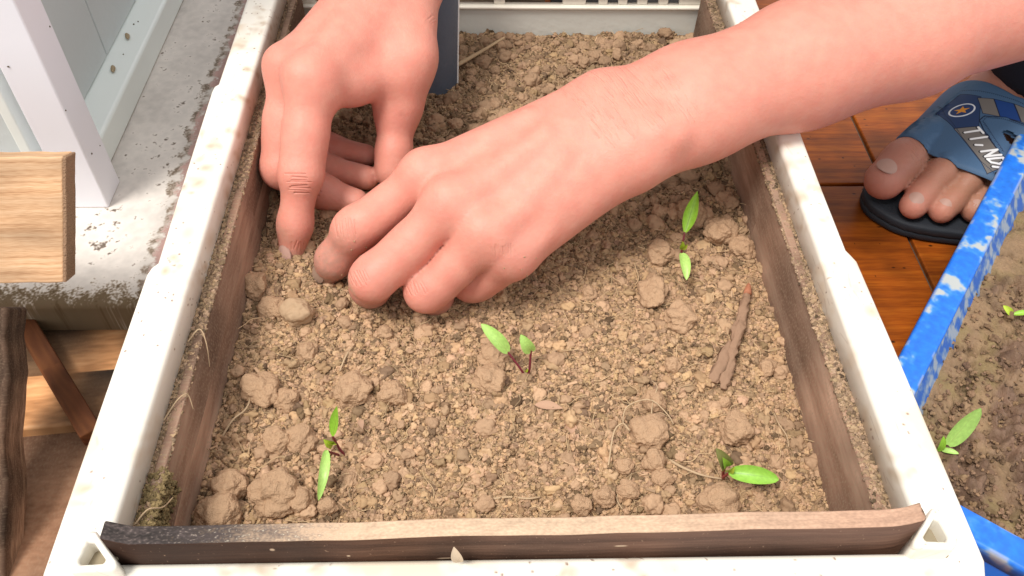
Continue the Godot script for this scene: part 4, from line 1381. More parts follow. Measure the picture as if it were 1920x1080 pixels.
func build_person() -> void:
	var who := thing("person", "person crouching opposite with both hands in the soil, in a blue sandal", "person", Vector3(0.1, 0, -0.7))
	var off := -who.position

	# ----- left hand (the one in front), reaching in from the right
	var lo := Vector3(-0.125, 0.055, -0.400)
	var hi := Vector3(0.350, 0.222, -0.145)
	var palm := Flesh.new(lo, hi, FINE)
	var W := Vector3(0.0608, 0.1500, -0.2330)
	var iM := Vector3(-0.0445, 0.1318, -0.2157)
	var mM := Vector3(-0.0310, 0.1325, -0.1919)
	var rM := Vector3(-0.0125, 0.1245, -0.1783)
	var pM := Vector3(0.0008, 0.1120, -0.1749)
	var wu := Vector3(0.0545, 0.1515, -0.2495)
	var wl := Vector3(0.0673, 0.1460, -0.2190)
	palm.bone(wu, Vector3(0.0985, 0.1565, -0.2575), 0.0192, 0.0238, 0.012)
	palm.bone(wl, Vector3(0.1045, 0.1530, -0.2440), 0.0205, 0.0240, 0.016)
	palm.bone(Vector3(0.0985, 0.1565, -0.2575), Vector3(0.1640, 0.1605, -0.2800), 0.0238, 0.0302, 0.014)
	palm.bone(Vector3(0.1045, 0.1530, -0.2440), Vector3(0.1670, 0.1600, -0.2755), 0.0236, 0.0288, 0.018)
	palm.bone(Vector3(0.1640, 0.1605, -0.2800), Vector3(0.2356, 0.1655, -0.3100), 0.0302, 0.0350, 0.014)
	palm.bone(Vector3(0.1670, 0.1600, -0.2755), Vector3(0.2356, 0.1640, -0.3020), 0.0288, 0.0330, 0.018)
	palm.bone(Vector3(0.2356, 0.1655, -0.3080), Vector3(0.3400, 0.1690, -0.3550), 0.0365, 0.0425, 0.014)
	palm.bone(Vector3(0.0500, 0.1535, -0.2510), iM, 0.0155, 0.0126, 0.012)
	palm.bone(Vector3(0.0560, 0.1545, -0.2400), mM, 0.0165, 0.0128, 0.012)
	palm.bone(Vector3(0.0620, 0.1500, -0.2280), rM, 0.0165, 0.0120, 0.012)
	palm.bone(Vector3(0.0640, 0.1450, -0.2220), pM, 0.0155, 0.0108, 0.012)
	palm.bone(Vector3(0.0580, 0.1360, -0.2210), Vector3(0.0100, 0.1090, -0.1920), 0.0150, 0.0110, 0.014)     # heel of the hand
	palm.bone(Vector3(0.0420, 0.1400, -0.2480), Vector3(-0.0150, 0.1180, -0.2350), 0.0165, 0.0130, 0.014)     # ball of the thumb
	palm.bone(Vector3(-0.0250, 0.1180, -0.2080), Vector3(0.0000, 0.1080, -0.1900), 0.0120, 0.0120, 0.014)
	palm.bone(wl + Vector3(0.012, 0.0165, 0.004), wl + Vector3(0.016, 0.0155, 0.005), 0.0050, 0.0050, 0.012)  # wrist bone
	# tendons and knuckles
	for e in [[iM, Vector3(0.045, 0.1690, -0.2470)], [mM, Vector3(0.050, 0.1690, -0.2380)], [rM, Vector3(0.054, 0.1660, -0.2280)], [pM, Vector3(0.056, 0.1580, -0.2190)]]:
		var k: Vector3 = e[0] + Vector3(0.001, 0.0088, 0.0018)
		palm.bone(k + Vector3(-0.003, -0.0016, 0), k + Vector3(0.004, -0.0008, 0), 0.0056, 0.0046, 0.012)
		palm.bone(k + Vector3(0.012, 0.0010, -0.003), k.lerp(e[1], 0.6), 0.0030, 0.0020, 0.008)
	var hand := palm.twin()
	hand.graft(palm, palm, 0.0001)
	var fingers := [
		[[iM, Vector3(-0.0849, 0.1052, -0.2021), Vector3(-0.0985, 0.0850, -0.1985), Vector3(-0.1045, 0.0712, -0.2010)], [0.0122, 0.0106, 0.0093, 0.0076]],
		[[mM, Vector3(-0.0723, 0.1012, -0.1694), Vector3(-0.0768, 0.0825, -0.1800), Vector3(-0.0775, 0.0700, -0.1890)], [0.0122, 0.0108, 0.0101, 0.0086]],
		[[rM, Vector3(-0.0447, 0.0926, -0.1681), Vector3(-0.0416, 0.0768, -0.1780), Vector3(-0.0363, 0.0700, -0.1911)], [0.0112, 0.0101, 0.0090, 0.0078]],
		[[pM, Vector3(-0.0207, 0.0846, -0.1817), Vector3(-0.0194, 0.0757, -0.1889), Vector3(-0.0149, 0.0718, -0.1998)], [0.0108, 0.0098, 0.0085, 0.0070]],
		[[Vector3(-0.0050, 0.1200, -0.2380), Vector3(-0.0500, 0.0990, -0.2300), Vector3(-0.0800, 0.0790, -0.2160)], [0.0125, 0.0115, 0.0085]]]
	for e in fingers:
		var fl := palm.twin()
		fl.chain(e[0], e[1], 0.008)
		if e[0].size() == 4:
			var kn: Vector3 = e[0][1]
			var dir: Vector3 = (e[0][1] - e[0][0]).normalized()
			fl.bone(kn + Vector3(0, 0.0022, 0) + dir * -0.002, kn + Vector3(0, 0.0016, 0.001) + dir * 0.002, e[1][1] * 0.90, e[1][1] * 0.88, 0.005)
			fl.bone(e[0][0].lerp(kn, 0.50) - Vector3(0, 0.004, 0), e[0][0].lerp(kn, 0.70) - Vector3(0, 0.004, 0), e[1][1] * 0.90, e[1][1] * 0.90, 0.008)
		hand.graft(palm, fl, 0.010)
	var left_hand := hand.mesh()

	# ----- right hand (the one behind), index pointing down into the soil
	lo = Vector3(-0.160, 0.050, -0.425)
	hi = Vector3(-0.030, 0.200, -0.195)
	palm = Flesh.new(lo, hi, FINE)
	iM = Vector3(-0.1117, 0.1500, -0.2774)
	mM = Vector3(-0.1275, 0.1455, -0.2950)
	rM = Vector3(-0.1300, 0.1360, -0.3150)
	pM = Vector3(-0.1240, 0.1240, -0.3330)
	var W2 := Vector3(-0.0717, 0.1640, -0.3760)
	palm.bone(W2 + Vector3(-0.012, -0.002, 0), W2 + Vector3(0.010, 0.045, -0.10), 0.0210, 0.026, 0.012)
	palm.bone(W2 + Vector3(0.015, 0.001, 0), W2 + Vector3(0.029, 0.045, -0.09), 0.0210, 0.026, 0.012)
	palm.bone(W2 + Vector3(0.008, 0, 0.01), iM, 0.0175, 0.0130, 0.012)
	palm.bone(W2 + Vector3(0.0, 0, 0.008), mM, 0.0175, 0.0122, 0.012)
	palm.bone(W2 + Vector3(-0.008, -0.002, 0.006), rM, 0.0170, 0.0115, 0.012)
	palm.bone(W2 + Vector3(-0.014, -0.008, 0.004), pM, 0.0165, 0.0105, 0.012)
	palm.bone(Vector3(-0.0800, 0.1450, -0.3500), Vector3(-0.1080, 0.1230, -0.3060), 0.0150, 0.0120, 0.014)
	palm.bone(Vector3(-0.0590, 0.1580, -0.3750), Vector3(-0.0592, 0.1401, -0.3150), 0.0175, 0.0150, 0.012)
	palm.bone(Vector3(-0.0660, 0.1500, -0.3400), Vector3(-0.0980, 0.1440, -0.2960), 0.0135, 0.0095, 0.016)     # web of the thumb
	palm.bone(Vector3(-0.0600, 0.1420, -0.3200), Vector3(-0.0900, 0.1400, -0.3040), 0.0100, 0.0080, 0.016)
	palm.chain([Vector3(-0.1050, 0.1440, -0.2760), Vector3(-0.0900, 0.1370, -0.2900), Vector3(-0.0700, 0.1340, -0.3040)], [0.0105, 0.0078, 0.0095], 0.014)
	for e in [[iM, 0.0088], [mM, 0.0082]]:
		var k: Vector3 = e[0] + Vector3(-0.001, 0.0080, 0.0035)
		palm.bone(k - Vector3(0.002, 0.001, 0), k + Vector3(0.002, -0.001, 0), 0.0060, 0.0052, 0.012)
		palm.bone(k + Vector3(0.006, 0.002, -0.012), k.lerp(W2 + Vector3(0, 0.016, 0), 0.55), 0.0030, 0.0020, 0.008)
	hand = palm.twin()
	hand.graft(palm, palm, 0.0001)
	fingers = [
		[[iM, Vector3(-0.1187, 0.1111, -0.2421), Vector3(-0.1245, 0.0850, -0.2265), Vector3(-0.1288, 0.0665, -0.2180)], [0.0138, 0.0110, 0.0090, 0.0074]],
		[[mM, Vector3(-0.1335, 0.1011, -0.2590), Vector3(-0.1133, 0.0815, -0.2596), Vector3(-0.0925, 0.0800, -0.2520)], [0.0124, 0.0113, 0.0094, 0.0080]],
		[[rM, Vector3(-0.1355, 0.0945, -0.2830), Vector3(-0.1145, 0.0790, -0.2830), Vector3(-0.0880, 0.0800, -0.2740)], [0.0115, 0.0105, 0.0090, 0.0078]],
		[[pM, Vector3(-0.1310, 0.0910, -0.3050), Vector3(-0.1140, 0.0800, -0.3030), Vector3(-0.0900, 0.0800, -0.2960)], [0.0104, 0.0092, 0.0082, 0.0070]],
		[[Vector3(-0.0592, 0.1401, -0.3150), Vector3(-0.0680, 0.1107, -0.2992), Vector3(-0.0712, 0.0850, -0.2760)], [0.0142, 0.0122, 0.0098]]]
	for e in fingers:
		var fl := palm.twin()
		fl.chain(e[0], e[1], 0.008)
		if e[0].size() == 4:
			var kn: Vector3 = e[0][1]
			fl.bone(kn + Vector3(-0.001, 0.001, 0.0015), kn + Vector3(0.001, 0.001, 0.0015), e[1][1] * 0.97, e[1][1] * 0.97, 0.005)
			fl.bone(e[0][0].lerp(kn, 0.55), e[0][0].lerp(kn, 0.7), e[1][1] * 1.06, e[1][1] * 1.04, 0.008)
		else:
			fl.bone(e[0][0].lerp(e[0][1], 0.35), e[0][0].lerp(e[0][1], 0.75), 0.0138, 0.0130, 0.010)
			fl.bone(e[0][2] + Vector3(0, -0.001, 0), e[0][1].lerp(e[0][2], 0.7), 0.0105, 0.0112, 0.005)
		hand.graft(palm, fl, 0.010)
	var right_hand := hand.mesh()

	# ----- left foot
	var ft := Flesh.new(Vector3(0.24, 0.010, -0.52), Vector3(0.45, 0.135, -0.26), 0.0022)
	ft.bone(foot(0.470, -0.030, 0.040), foot(0.560, -0.018, 0.055), 0.0140, 0.0210, 0.012)
	ft.bone(foot(0.475, -0.008, 0.041), foot(0.570, -0.006, 0.058), 0.0130, 0.0220, 0.014)
	ft.bone(foot(0.478, 0.012, 0.038), foot(0.575, 0.008, 0.052), 0.0125, 0.0220, 0.014)
	ft.bone(foot(0.490, 0.032, 0.035), foot(0.600, 0.020, 0.045), 0.0125, 0.0200, 0.014)
	ft.bone(foot(0.580, 0.0, 0.055), foot(0.640, 0.0, 0.045), 0.0260, 0.0220, 0.014)
	ft.bone(foot(0.590, 0.0, 0.075), foot(0.600, 0.004, 0.150), 0.0300, 0.0330, 0.014)
	var base := ft.twin()
	base.graft(ft, ft, 0.0001)
	var toes := [
		[[foot(0.470, -0.032, 0.043), foot(0.440, -0.0335, 0.0415), foot(0.4180, -0.0345, 0.0370)], [0.0152, 0.0146, 0.0142]],
		[[foot(0.478, -0.010, 0.045), foot(0.444, -0.0075, 0.0440), foot(0.4260, -0.0085, 0.0350), foot(0.4145, -0.0085, 0.0318)], [0.0108, 0.0100, 0.0096, 0.0098]],
		[[foot(0.480, 0.009, 0.044), foot(0.452, 0.0095, 0.0420), foot(0.4360, 0.0085, 0.0340), foot(0.4250, 0.0080, 0.0310)], [0.0102, 0.0094, 0.0091, 0.0093]],
		[[foot(0.486, 0.025, 0.040), foot(0.466, 0.0255, 0.0385), foot(0.4510, 0.0245, 0.0330), foot(0.4415, 0.0240, 0.0305)], [0.0094, 0.0088, 0.0086, 0.0088]],
		[[foot(0.495, 0.040, 0.036), foot(0.478, 0.0410, 0.0340), foot(0.4620, 0.0390, 0.0300)], [0.0080, 0.0074, 0.0076]]]
	for e in toes:
		var fl := ft.twin()
		fl.chain(e[0], e[1], 0.006)
		base.graft(ft, fl, 0.006)
	var left_foot := base.mesh()
	foot_field = base

	# ----- the rest of the body, mostly out of the picture
	var bd := Flesh.new(Vector3(-0.30, 0.08, -1.10), Vector3(0.56, 1.02, -0.22), 0.011)
	var sl := Vector3(0.300, 0.560, -0.700)
	var sr := Vector3(-0.060, 0.560, -0.720)
	var el := Vector3(0.385, 0.200, -0.400)
	var er := Vector3(-0.020, 0.275, -0.600)
	bd.bone(Vector3(0.3340, 0.1710, -0.3570), el, 0.0380, 0.042, 0.02)
	bd.bone(el, sl, 0.042, 0.055, 0.03)
	bd.bone(W2 + Vector3(0.018, 0.045, -0.095), er, 0.030, 0.040, 0.015)
	bd.bone(er, sr, 0.042, 0.055, 0.03)
	bd.bone(sr, sl, 0.055, 0.055, 0.05)
	bd.bone(Vector3(0.12, 0.53, -0.74), Vector3(0.12, 0.27, -0.92), 0.110, 0.125, 0.06)
	bd.bone(Vector3(0.05, 0.22, -0.93), Vector3(0.19, 0.22, -0.93), 0.105, 0.105, 0.06)
	bd.bone(Vector3(0.20, 0.22, -0.92), Vector3(0.34, 0.43, -0.56), 0.085, 0.055, 0.04)
	bd.bone(Vector3(0.34, 0.43, -0.56), foot(0.600, 0.004, 0.150), 0.055, 0.034, 0.03)
	bd.bone(Vector3(0.05, 0.22, -0.92), Vector3(0.02, 0.43, -0.76), 0.085, 0.055, 0.04)
	bd.bone(Vector3(0.02, 0.43, -0.76), Vector3(0.20, 0.12, -0.72), 0.055, 0.036, 0.03)
	bd.bone(Vector3(0.12, 0.58, -0.73), Vector3(0.12, 0.68, -0.68), 0.055, 0.052, 0.04)
	bd.bone(Vector3(0.12, 0.76, -0.66), Vector3(0.12, 0.82, -0.68), 0.070, 0.082, 0.03)
	bd.bone(Vector3(0.12, 0.74, -0.595), Vector3(0.12, 0.70, -0.61), 0.030, 0.028, 0.03)
	bd.bone(Vector3(0.12, 0.775, -0.585), Vector3(0.12, 0.76, -0.565), 0.010, 0.013, 0.02)
	for s in [-1.0, 1.0]: bd.bone(Vector3(0.12 + s * 0.082, 0.78, -0.68), Vector3(0.12 + s * 0.082, 0.755, -0.675), 0.015, 0.012, 0.012)
	var rest := bd.mesh()

	# skin: redder on knuckles, earth on the fingertips
	var rose := Color(0.60, 0.215, 0.165)
	var earth := Color(0.33, 0.205, 0.155)
	var spots := [
		[Vector3(-0.0723, 0.1100, -0.1650), 0.016, rose, 0.35], [Vector3(-0.0447, 0.1000, -0.1630), 0.015, rose, 0.4], [Vector3(0.0008, 0.1210, -0.1700), 0.016, Color(0.56, 0.23, 0.18), 0.5],
		[Vector3(-0.0985, 0.0830, -0.1960), 0.026, earth, 0.75, 1], [Vector3(-0.1060, 0.0700, -0.2000), 0.016, earth, 0.8, 1], [Vector3(-0.0880, 0.1050, -0.1930), 0.013, earth, 0.4, 1],
		[Vector3(-0.0810, 0.0740, -0.1740), 0.017, earth, 0.7, 1], [Vector3(-0.0850, 0.0985, -0.1640), 0.008, Color(0.46, 0.34, 0.22), 0.8, 1], [Vector3(-0.0420, 0.0720, -0.1700), 0.014, earth, 0.5, 1], [Vector3(-0.0150, 0.0760, -0.1830), 0.02, earth, 0.35, 1],
		[Vector3(-0.1187, 0.1150, -0.2330), 0.010, rose, 0.5], [Vector3(-0.1290, 0.0660, -0.2150), 0.014, earth, 0.7, 1], [Vector3(-0.1320, 0.0870, -0.2180), 0.010, Color(0.40, 0.21, 0.15), 0.6, 1],
		[Vector3(-0.1280, 0.1540, -0.2880), 0.014, rose, 0.5], [Vector3(-0.0640, 0.1150, -0.2870), 0.012, rose, 0.55], [Vector3(-0.0640, 0.1190, -0.2880), 0.003, Color(0.4, 0.13, 0.1), 0.6],
		[Vector3(-0.1050, 0.0800, -0.2650), 0.04, Color(0.52, 0.25, 0.185), 0.5, 1],
		[Vector3(-0.0050, 0.1440, -0.2080), 0.004, Color(0.45, 0.19, 0.15), 0.55, 1], [Vector3(0.0010, 0.1430, -0.2050), 0.003, Color(0.45, 0.19, 0.15), 0.5, 1], [Vector3(0.0270, 0.1440, -0.2000), 0.004, Color(0.47, 0.21, 0.16), 0.5, 1], [Vector3(0.0700, 0.1600, -0.2160), 0.004, Color(0.75, 0.48, 0.38), 0.6, 1], [Vector3(0.1500, 0.1900, -0.2700), 0.002, Color(0.78, 0.5, 0.4), 0.6, 1],
		[foot(0.43, -0.036, 0.04), 0.05, Color(0.42, 0.19, 0.135), 0.85], [foot(0.45, 0.01, 0.04), 0.06, Color(0.36, 0.175, 0.11), 0.95], [foot(0.50, 0.0, 0.05), 0.09, Color(0.40, 0.20, 0.13), 0.8], [foot(0.415, -0.036, 0.033), 0.022, Color(0.46, 0.17, 0.125), 0.8]]
	var uv_left := func(p): return Vector2((p.x + 0.13) / 0.25, ((p.z - p.y) * 0.7071 + 0.43) / 0.25)
	var uv_right := func(p): return Vector2((p.x + 0.2) / 0.25, (p.y - p.z) * 2.828 - 0.854)
	var skin := mat(Color.WHITE, 0.52, 0.42)
	skin.vertex_color_use_as_albedo = true
	skin.subsurf_scatter_enabled = true
	skin.subsurf_scatter_strength = 0.12
	skin.heightmap_enabled = true
	skin.heightmap_texture = ImageTexture.create_from_image(skin_relief())
	skin.heightmap_scale = 0.12
	for pc in [left_hand, right_hand, left_foot, rest]:
		for i in pc[0].size(): pc[0][i] = pc[0][i]
	var body := part("body", skin_mesh([left_hand, right_hand, left_foot, rest], spots, [uv_left, uv_right, uv_left, uv_left]), skin, who, off)

	# grains of soil stuck to the fingers
	var gx := []
	var gc := PackedColorArray()
	var tips := [[Vector3(-0.1030, 0.0750, -0.1990), 0.022], [Vector3(-0.0800, 0.0850, -0.1740), 0.020], [Vector3(-0.0430, 0.0800, -0.1740), 0.016], [Vector3(-0.1280, 0.0720, -0.2200), 0.018], [Vector3(-0.0880, 0.1020, -0.1950), 0.012], [Vector3(-0.0860, 0.0985, -0.1640), 0.008], [Vector3(0.0040, 0.1150, -0.1690), 0.014]]
	for hv in [left_hand[0], right_hand[0]]:
		for i in range(0, hv.size(), 3):
			var p: Vector3 = hv[i]
			for tp in tips:
				var d: float = p.distance_to(tp[0]) / float(tp[1])
				if d < 1.0 and rng.randf() < 0.075 * (1.0 - d):
					gx.append(Transform3D(any_basis().scaled(Vector3.ONE * rng.randf_range(0.00016, 0.00045)), p))
					var v := rng.randf_range(0.8, 1.3)
					gc.append(Color(0.42 * v, 0.28 * v, 0.17 * v))
	var gm := mat(Color.WHITE, 0.95, 0.2)
	gm.vertex_color_use_as_albedo = true
	multi("soil_grains", crumb_meshes[2], gm, gx, gc, body)

	# nails
	var nm := mat(Color(0.52, 0.32, 0.26), 0.35, 0.5)
	var tn := mat(Color(0.47, 0.285, 0.23), 0.45, 0.4)
	part("fingernail", nail(Vector3(-0.1315, 0.0735, -0.2128), Vector3(-0.0043, -0.0185, 0.0085), Vector3(-0.55, 0.25, 0.9), 0.0125, 0.0098), nm, who, off)
	part("fingernail", nail(Vector3(-0.1092, 0.0765, -0.1945), Vector3(-0.006, -0.0138, -0.0025), Vector3(-0.75, 0.2, 0.7), 0.011, 0.0100), mat(Color(0.36, 0.24, 0.18), 0.5, 0.4), who, off)
	part("toenail", nail(foot(0.4148, -0.0362, 0.0514), foot(-1, -0.04, -0.30), Vector3(-0.30, 1, 0.30), 0.0118, 0.0146), tn, who, off)
	part("toenail", nail(foot(0.4117, -0.0085, 0.0408), foot(-1, 0.0, -0.6), Vector3(-0.4, 1, 0.4), 0.0085, 0.0105), tn, who, off)
	part("toenail", nail(foot(0.4222, 0.0080, 0.0393), foot(-1, 0.0, -0.6), Vector3(-0.4, 1, 0.4), 0.0075, 0.0092), tn, who, off)
	part("toenail", nail(foot(0.4389, 0.0240, 0.0384), foot(-1, 0.0, -0.6), Vector3(-0.4, 1, 0.4), 0.0070, 0.0082), tn, who, off)

	build_clothes(who, off, sl, sr, el, er)
	build_sandal(who, off)


func skin_relief() -> Image:
	var N := 1024
	var im := Image.create(N, N, false, Image.FORMAT_R8)
	im.fill(Color(0.6, 0.6, 0.6))
	var n1 := noise(901, 0.11, 2, true)
	var n2 := noise(902, 0.30, 2)
	for y in N:
		for x in N:
			im.set_pixel(x, y, Color(0.62 + 0.07 * n1.get_noise_2d(x, y) + 0.05 * n2.get_noise_2d(x, y), 0, 0))
	var q := func(x: float, z: float, y := 0.171) -> Vector2: return Vector2((x + 0.13) / 0.25, ((z - y) * 0.7071 + 0.43) / 0.25) * N
	var dark := Color(0.1, 0, 0)
	# creases across the back of the wrist
	var across := Vector2(0.40, 0.92).normalized()
	var along := Vector2(0.92, -0.40).normalized()
	for i in 330:
		var a := Vector2(0.062, -0.236) + along * rng.randf_range(-0.03, 0.026) + across * rng.randf_range(-0.034, 0.026)
		var d := across.rotated(rng.randf_range(-0.12, 0.12)) * rng.randf_range(0.004, 0.010)
		stroke(im, q.call(a.x, a.y), q.call(a.x + d.x, a.y + d.y), rng.randf_range(1.4, 2.4), dark, rng.randf_range(0.12, 0.36))
	# knuckles of the left hand: [place, finger direction, reach, count, strength]
	for e in [[Vector2(-0.0880, -0.1965), Vector2(-0.92, 0.15), 0.008, 7, 0.8, 0.112], [Vector2(-0.0785, -0.1650), Vector2(-0.9, 0.4), 0.008, 8, 0.8, 0.107], [Vector2(-0.0500, -0.1640), Vector2(-0.92, 0.3), 0.005, 8, 0.6, 0.099], [Vector2(-0.004, -0.1710), Vector2(-0.8, 0.2), 0.004, 14, 0.45, 0.121]]:
		var fd: Vector2 = e[1].normalized()
		var cr := fd.orthogonal()
		for i in e[3]:
			var a: Vector2 = e[0] + fd * (lerpf(-0.0052, 0.0052, float(i) / (e[3] - 1)) + rng.randf_range(-0.0004, 0.0004)) + cr * rng.randf_range(-0.0015, 0.0015)
			var h: Vector2 = cr * e[2] * rng.randf_range(0.35, 0.75) + fd * rng.randf_range(-0.0005, 0.0005)
			stroke(im, q.call(a.x - h.x, a.y - h.y * 1.3, e[5]), q.call(a.x + h.x, a.y + h.y * 1.3, e[5]), rng.randf_range(2.2, 4.4), dark, e[4] * rng.randf_range(0.3, 0.75))
	# crease of the right index's middle joint
	for i in 8:
		var p := Vector2((-0.1187 + 0.2) / 0.25, (0.1120 + 0.2325) * 2.828 - 0.854) * N + Vector2(rng.randf_range(-8, 8), (i - 4) * 6.0 + rng.randf_range(-2, 2))
		var h := Vector2(rng.randf_range(14, 28), rng.randf_range(-1.5, 1.5))
		stroke(im, p - h, p + h, rng.randf_range(2.2, 4.4), dark, rng.randf_range(0.35, 0.9))
	return im


func build_clothes(who: Node3D, off: Vector3, sl: Vector3, sr: Vector3, el: Vector3, er: Vector3) -> void:
	var navy := mat(Color(0.020, 0.020, 0.028), 0.9, 0.3)
	bump(navy, 0.1, 0.03, true, 20.0)
	var tr := Flesh.new(Vector3(-0.22, -0.01, -1.12), Vector3(0.56, 0.60, -0.32), 0.012)
	tr.bone(Vector3(0.05, 0.22, -0.93), Vector3(0.19, 0.22, -0.93), 0.118, 0.118, 0.06)
	tr.bone(Vector3(0.12, 0.25, -0.93), Vector3(0.12, 0.33, -0.90), 0.130, 0.130, 0.06)
	tr.bone(Vector3(0.20, 0.22, -0.92), Vector3(0.34, 0.43, -0.56), 0.096, 0.070, 0.04)
	tr.bone(Vector3(0.34, 0.43, -0.56), foot(0.572, 0.003, 0.096), 0.068, 0.049, 0.03)
	tr.bone(Vector3(0.05, 0.22, -0.92), Vector3(0.02, 0.43, -0.76), 0.096, 0.070, 0.04)
	tr.bone(Vector3(0.02, 0.43, -0.76), Vector3(0.225, 0.05, -0.69), 0.068, 0.052, 0.03)
	var a := tr.mesh()
	part("trousers", commit(a[0], a[1]), navy, who, off)
	var sh := Flesh.new(Vector3(-0.24, 0.20, -1.10), Vector3(0.56, 0.72, -0.35), 0.012)
	sh.bone(Vector3(0.12, 0.53, -0.74), Vector3(0.12, 0.33, -0.90), 0.124, 0.140, 0.06)
	sh.bone(sr, sl, 0.068, 0.068, 0.05)
	sh.bone(sr.lerp(er, 0.55), sr, 0.062, 0.070, 0.03)
	sh.bone(sl.lerp(el, 0.55), sl, 0.062, 0.070, 0.03)
	a = sh.mesh()
	part("shirt", commit(a[0], a[1]), mat(Color(0.10, 0.11, 0.13), 0.9, 0.3), who, off)
	var hr := Flesh.new(Vector3(0.0, 0.70, -0.82), Vector3(0.24, 0.94, -0.54), 0.009)
	hr.bone(Vector3(0.12, 0.80, -0.70), Vector3(0.12, 0.845, -0.675), 0.086, 0.078, 0.03)
	a = hr.mesh()
	part("hair", commit(a[0], a[1]), mat(Color(0.012, 0.010, 0.009), 0.6, 0.4), who, off)


func build_sandal(who: Node3D, off: Vector3) -> void:
	var sandal := Node3D.new()
	sandal.name = "sandal"
	who.add_child(sandal)
	sandal.position = off
	# sole
	var outline := [[0.4125, -0.040], [0.4075, -0.030], [0.4065, -0.010], [0.4140, 0.008], [0.426, 0.026], [0.438, 0.043], [0.465, 0.052], [0.50, 0.053], [0.54, 0.048], [0.60, 0.040], [0.655, 0.034], [0.68, 0.018], [0.688, 0.0], [0.68, -0.018], [0.655, -0.034], [0.60, -0.036], [0.54, -0.043], [0.50, -0.052], [0.46, -0.0520], [0.432, -0.0490], [0.420, -0.0455]]
	var v := PackedVector3Array()
	var f := PackedInt32Array()
	var pts := curve_pts(outline.map(func(e): return Vector3(e[0], 0, e[1])) + [Vector3(0.4125, 0, -0.040)], 84)
	var n := pts.size() - 1
	var cen := Vector2(0.53, 0.0)
	var rows := [[0.985, 0.0082], [0.998, 0.0092], [1.0, 0.0125], [0.99, 0.0132], [0.99, 0.0138], [1.0, 0.0145], [1.003, 0.0190], [0.99, 0.0205], [0.96, 0.0212], [0.5, 0.0212]]
	for r in rows:
		for i in n:
			var q := Vector2(pts[i].x, pts[i].z)
			q = cen + (q - cen) * float(r[0])
			v.append(foot(q.x, q.y, r[1] + (0.0005 if i % 2 == 0 and r[1] > 0.010 and r[1] < 0.018 else 0.0)))
	for r in rows.size() - 1:
		for i in n:
			var j := (i + 1) % n
			f.append_array([r * n + i, (r + 1) * n + i, r * n + j, r * n + j, (r + 1) * n + i, (r + 1) * n + j])
	var top := v.size()
	v.append(foot(0.53, 0, 0.0212))
	var bot := v.size()
	v.append(foot(0.53, 0, 0.0082))
	for i in n:
		var j := (i + 1) % n
		f.append_array([(rows.size() - 1) * n + i, top, (rows.size() - 1) * n + j, bot, i, j])
	var sole := mat(Color(0.022, 0.026, 0.034), 0.65, 0.4)
	bump(sole, 0.12, 0.03, true, 18.0)
	part("sole", commit(v, f), sole, sandal)
	# strap: u along the foot, w across, printed
	var N := 768
	var im := Image.create(N, N, false, Image.FORMAT_RGB8)
	var nz := noise(951, 0.25, 3)
	for y in N:
		for x in N:
			im.set_pixel(x, y, Color(0.285, 0.40, 0.525) * (1.0 + 0.10 * nz.get_noise_2d(x, y)))
	var q := func(w: float, u: float) -> Vector2: return Vector2((w + 0.055) / 0.11, (u - 0.44) / 0.11) * N
	var grey := Color(0.47, 0.45, 0.43)
	var royal := Color(0.13, 0.27, 0.52)
	var edge := Color(0.09, 0.13, 0.22)
	var band := func(a: Array, c: Color):
		var pl := PackedVector2Array()
		for e in a: pl.append(q.call(e[0], e[1]))
		fill_poly(im, pl, c)
		for i in pl.size(): stroke(im, pl[i], pl[(i + 1) % pl.size()], 3.5, edge, 0.9)
	band.call([[-0.037, 0.4860], [-0.0185, 0.4740], [-0.006, 0.4840], [-0.0185, 0.5110], [-0.032, 0.5105]], Color(0.17, 0.25, 0.40))
	band.call([[-0.0185, 0.4735], [-0.0062, 0.4840], [0.0255, 0.4660], [0.0185, 0.4500], [0.0110, 0.4560]], grey)
	band.call([[-0.0200, 0.5090], [-0.0104, 0.5130], [0.0010, 0.5000], [-0.0098, 0.4966]], grey)
	band.call([[-0.0100, 0.5130], [0.0025, 0.5162], [0.0142, 0.5040], [0.0012, 0.5000]], royal)
	band.call([[0.0030, 0.5163], [0.0130, 0.5170], [0.0250, 0.5060], [0.0146, 0.5040]], grey)
	# raised loop round the opening
	var loop := [[0.030, 0.5030], [0.018, 0.5035], [0.004, 0.5010], [-0.0075, 0.4950], [-0.0085, 0.4895], [-0.002, 0.4830], [0.008, 0.4760], [0.0170, 0.4705], [0.0290, 0.4680]]
	for i in loop.size() - 1:
		stroke(im, q.call(loop[i][0], loop[i][1]), q.call(loop[i + 1][0], loop[i + 1][1]), 6.0, edge, 0.95)
	for path in [[[-0.040, 0.4980], [-0.030, 0.4850], [-0.010, 0.4690], [0.010, 0.4570], [0.024, 0.4530]], [[-0.034, 0.5150], [-0.018, 0.5170], [0.002, 0.5200], [0.03, 0.5190]], [[0.028, 0.5005], [0.017, 0.5010], [0.004, 0.4985], [-0.0055, 0.4935], [-0.0062, 0.4898], [0.000, 0.4852], [0.009, 0.4785], [0.018, 0.4730]]]:
		for i in path.size() - 1:
			var a: Vector2 = q.call(path[i][0], path[i][1])
			var b: Vector2 = q.call(path[i + 1][0], path[i + 1][1])
			stroke(im, a, b, 2.0, edge, 0.7)
			var c := int(a.distance_to(b) / 9.0)
			for s in c:
				var p := a.lerp(b, float(s) / c)
				var o := (b - a).normalized().orthogonal() * 5.0
				stroke(im, p - o * 0.2, p + o, 2.6, Color(0.13, 0.19, 0.30), 0.9)
	# badge: white ring and orange star on navy
	var bc: Vector2 = q.call(-0.0227, 0.4931)
	blot(im, bc, Vector2(46, 66), Color(0.16, 0.24, 0.42), 1.0, 0.02, -0.55)
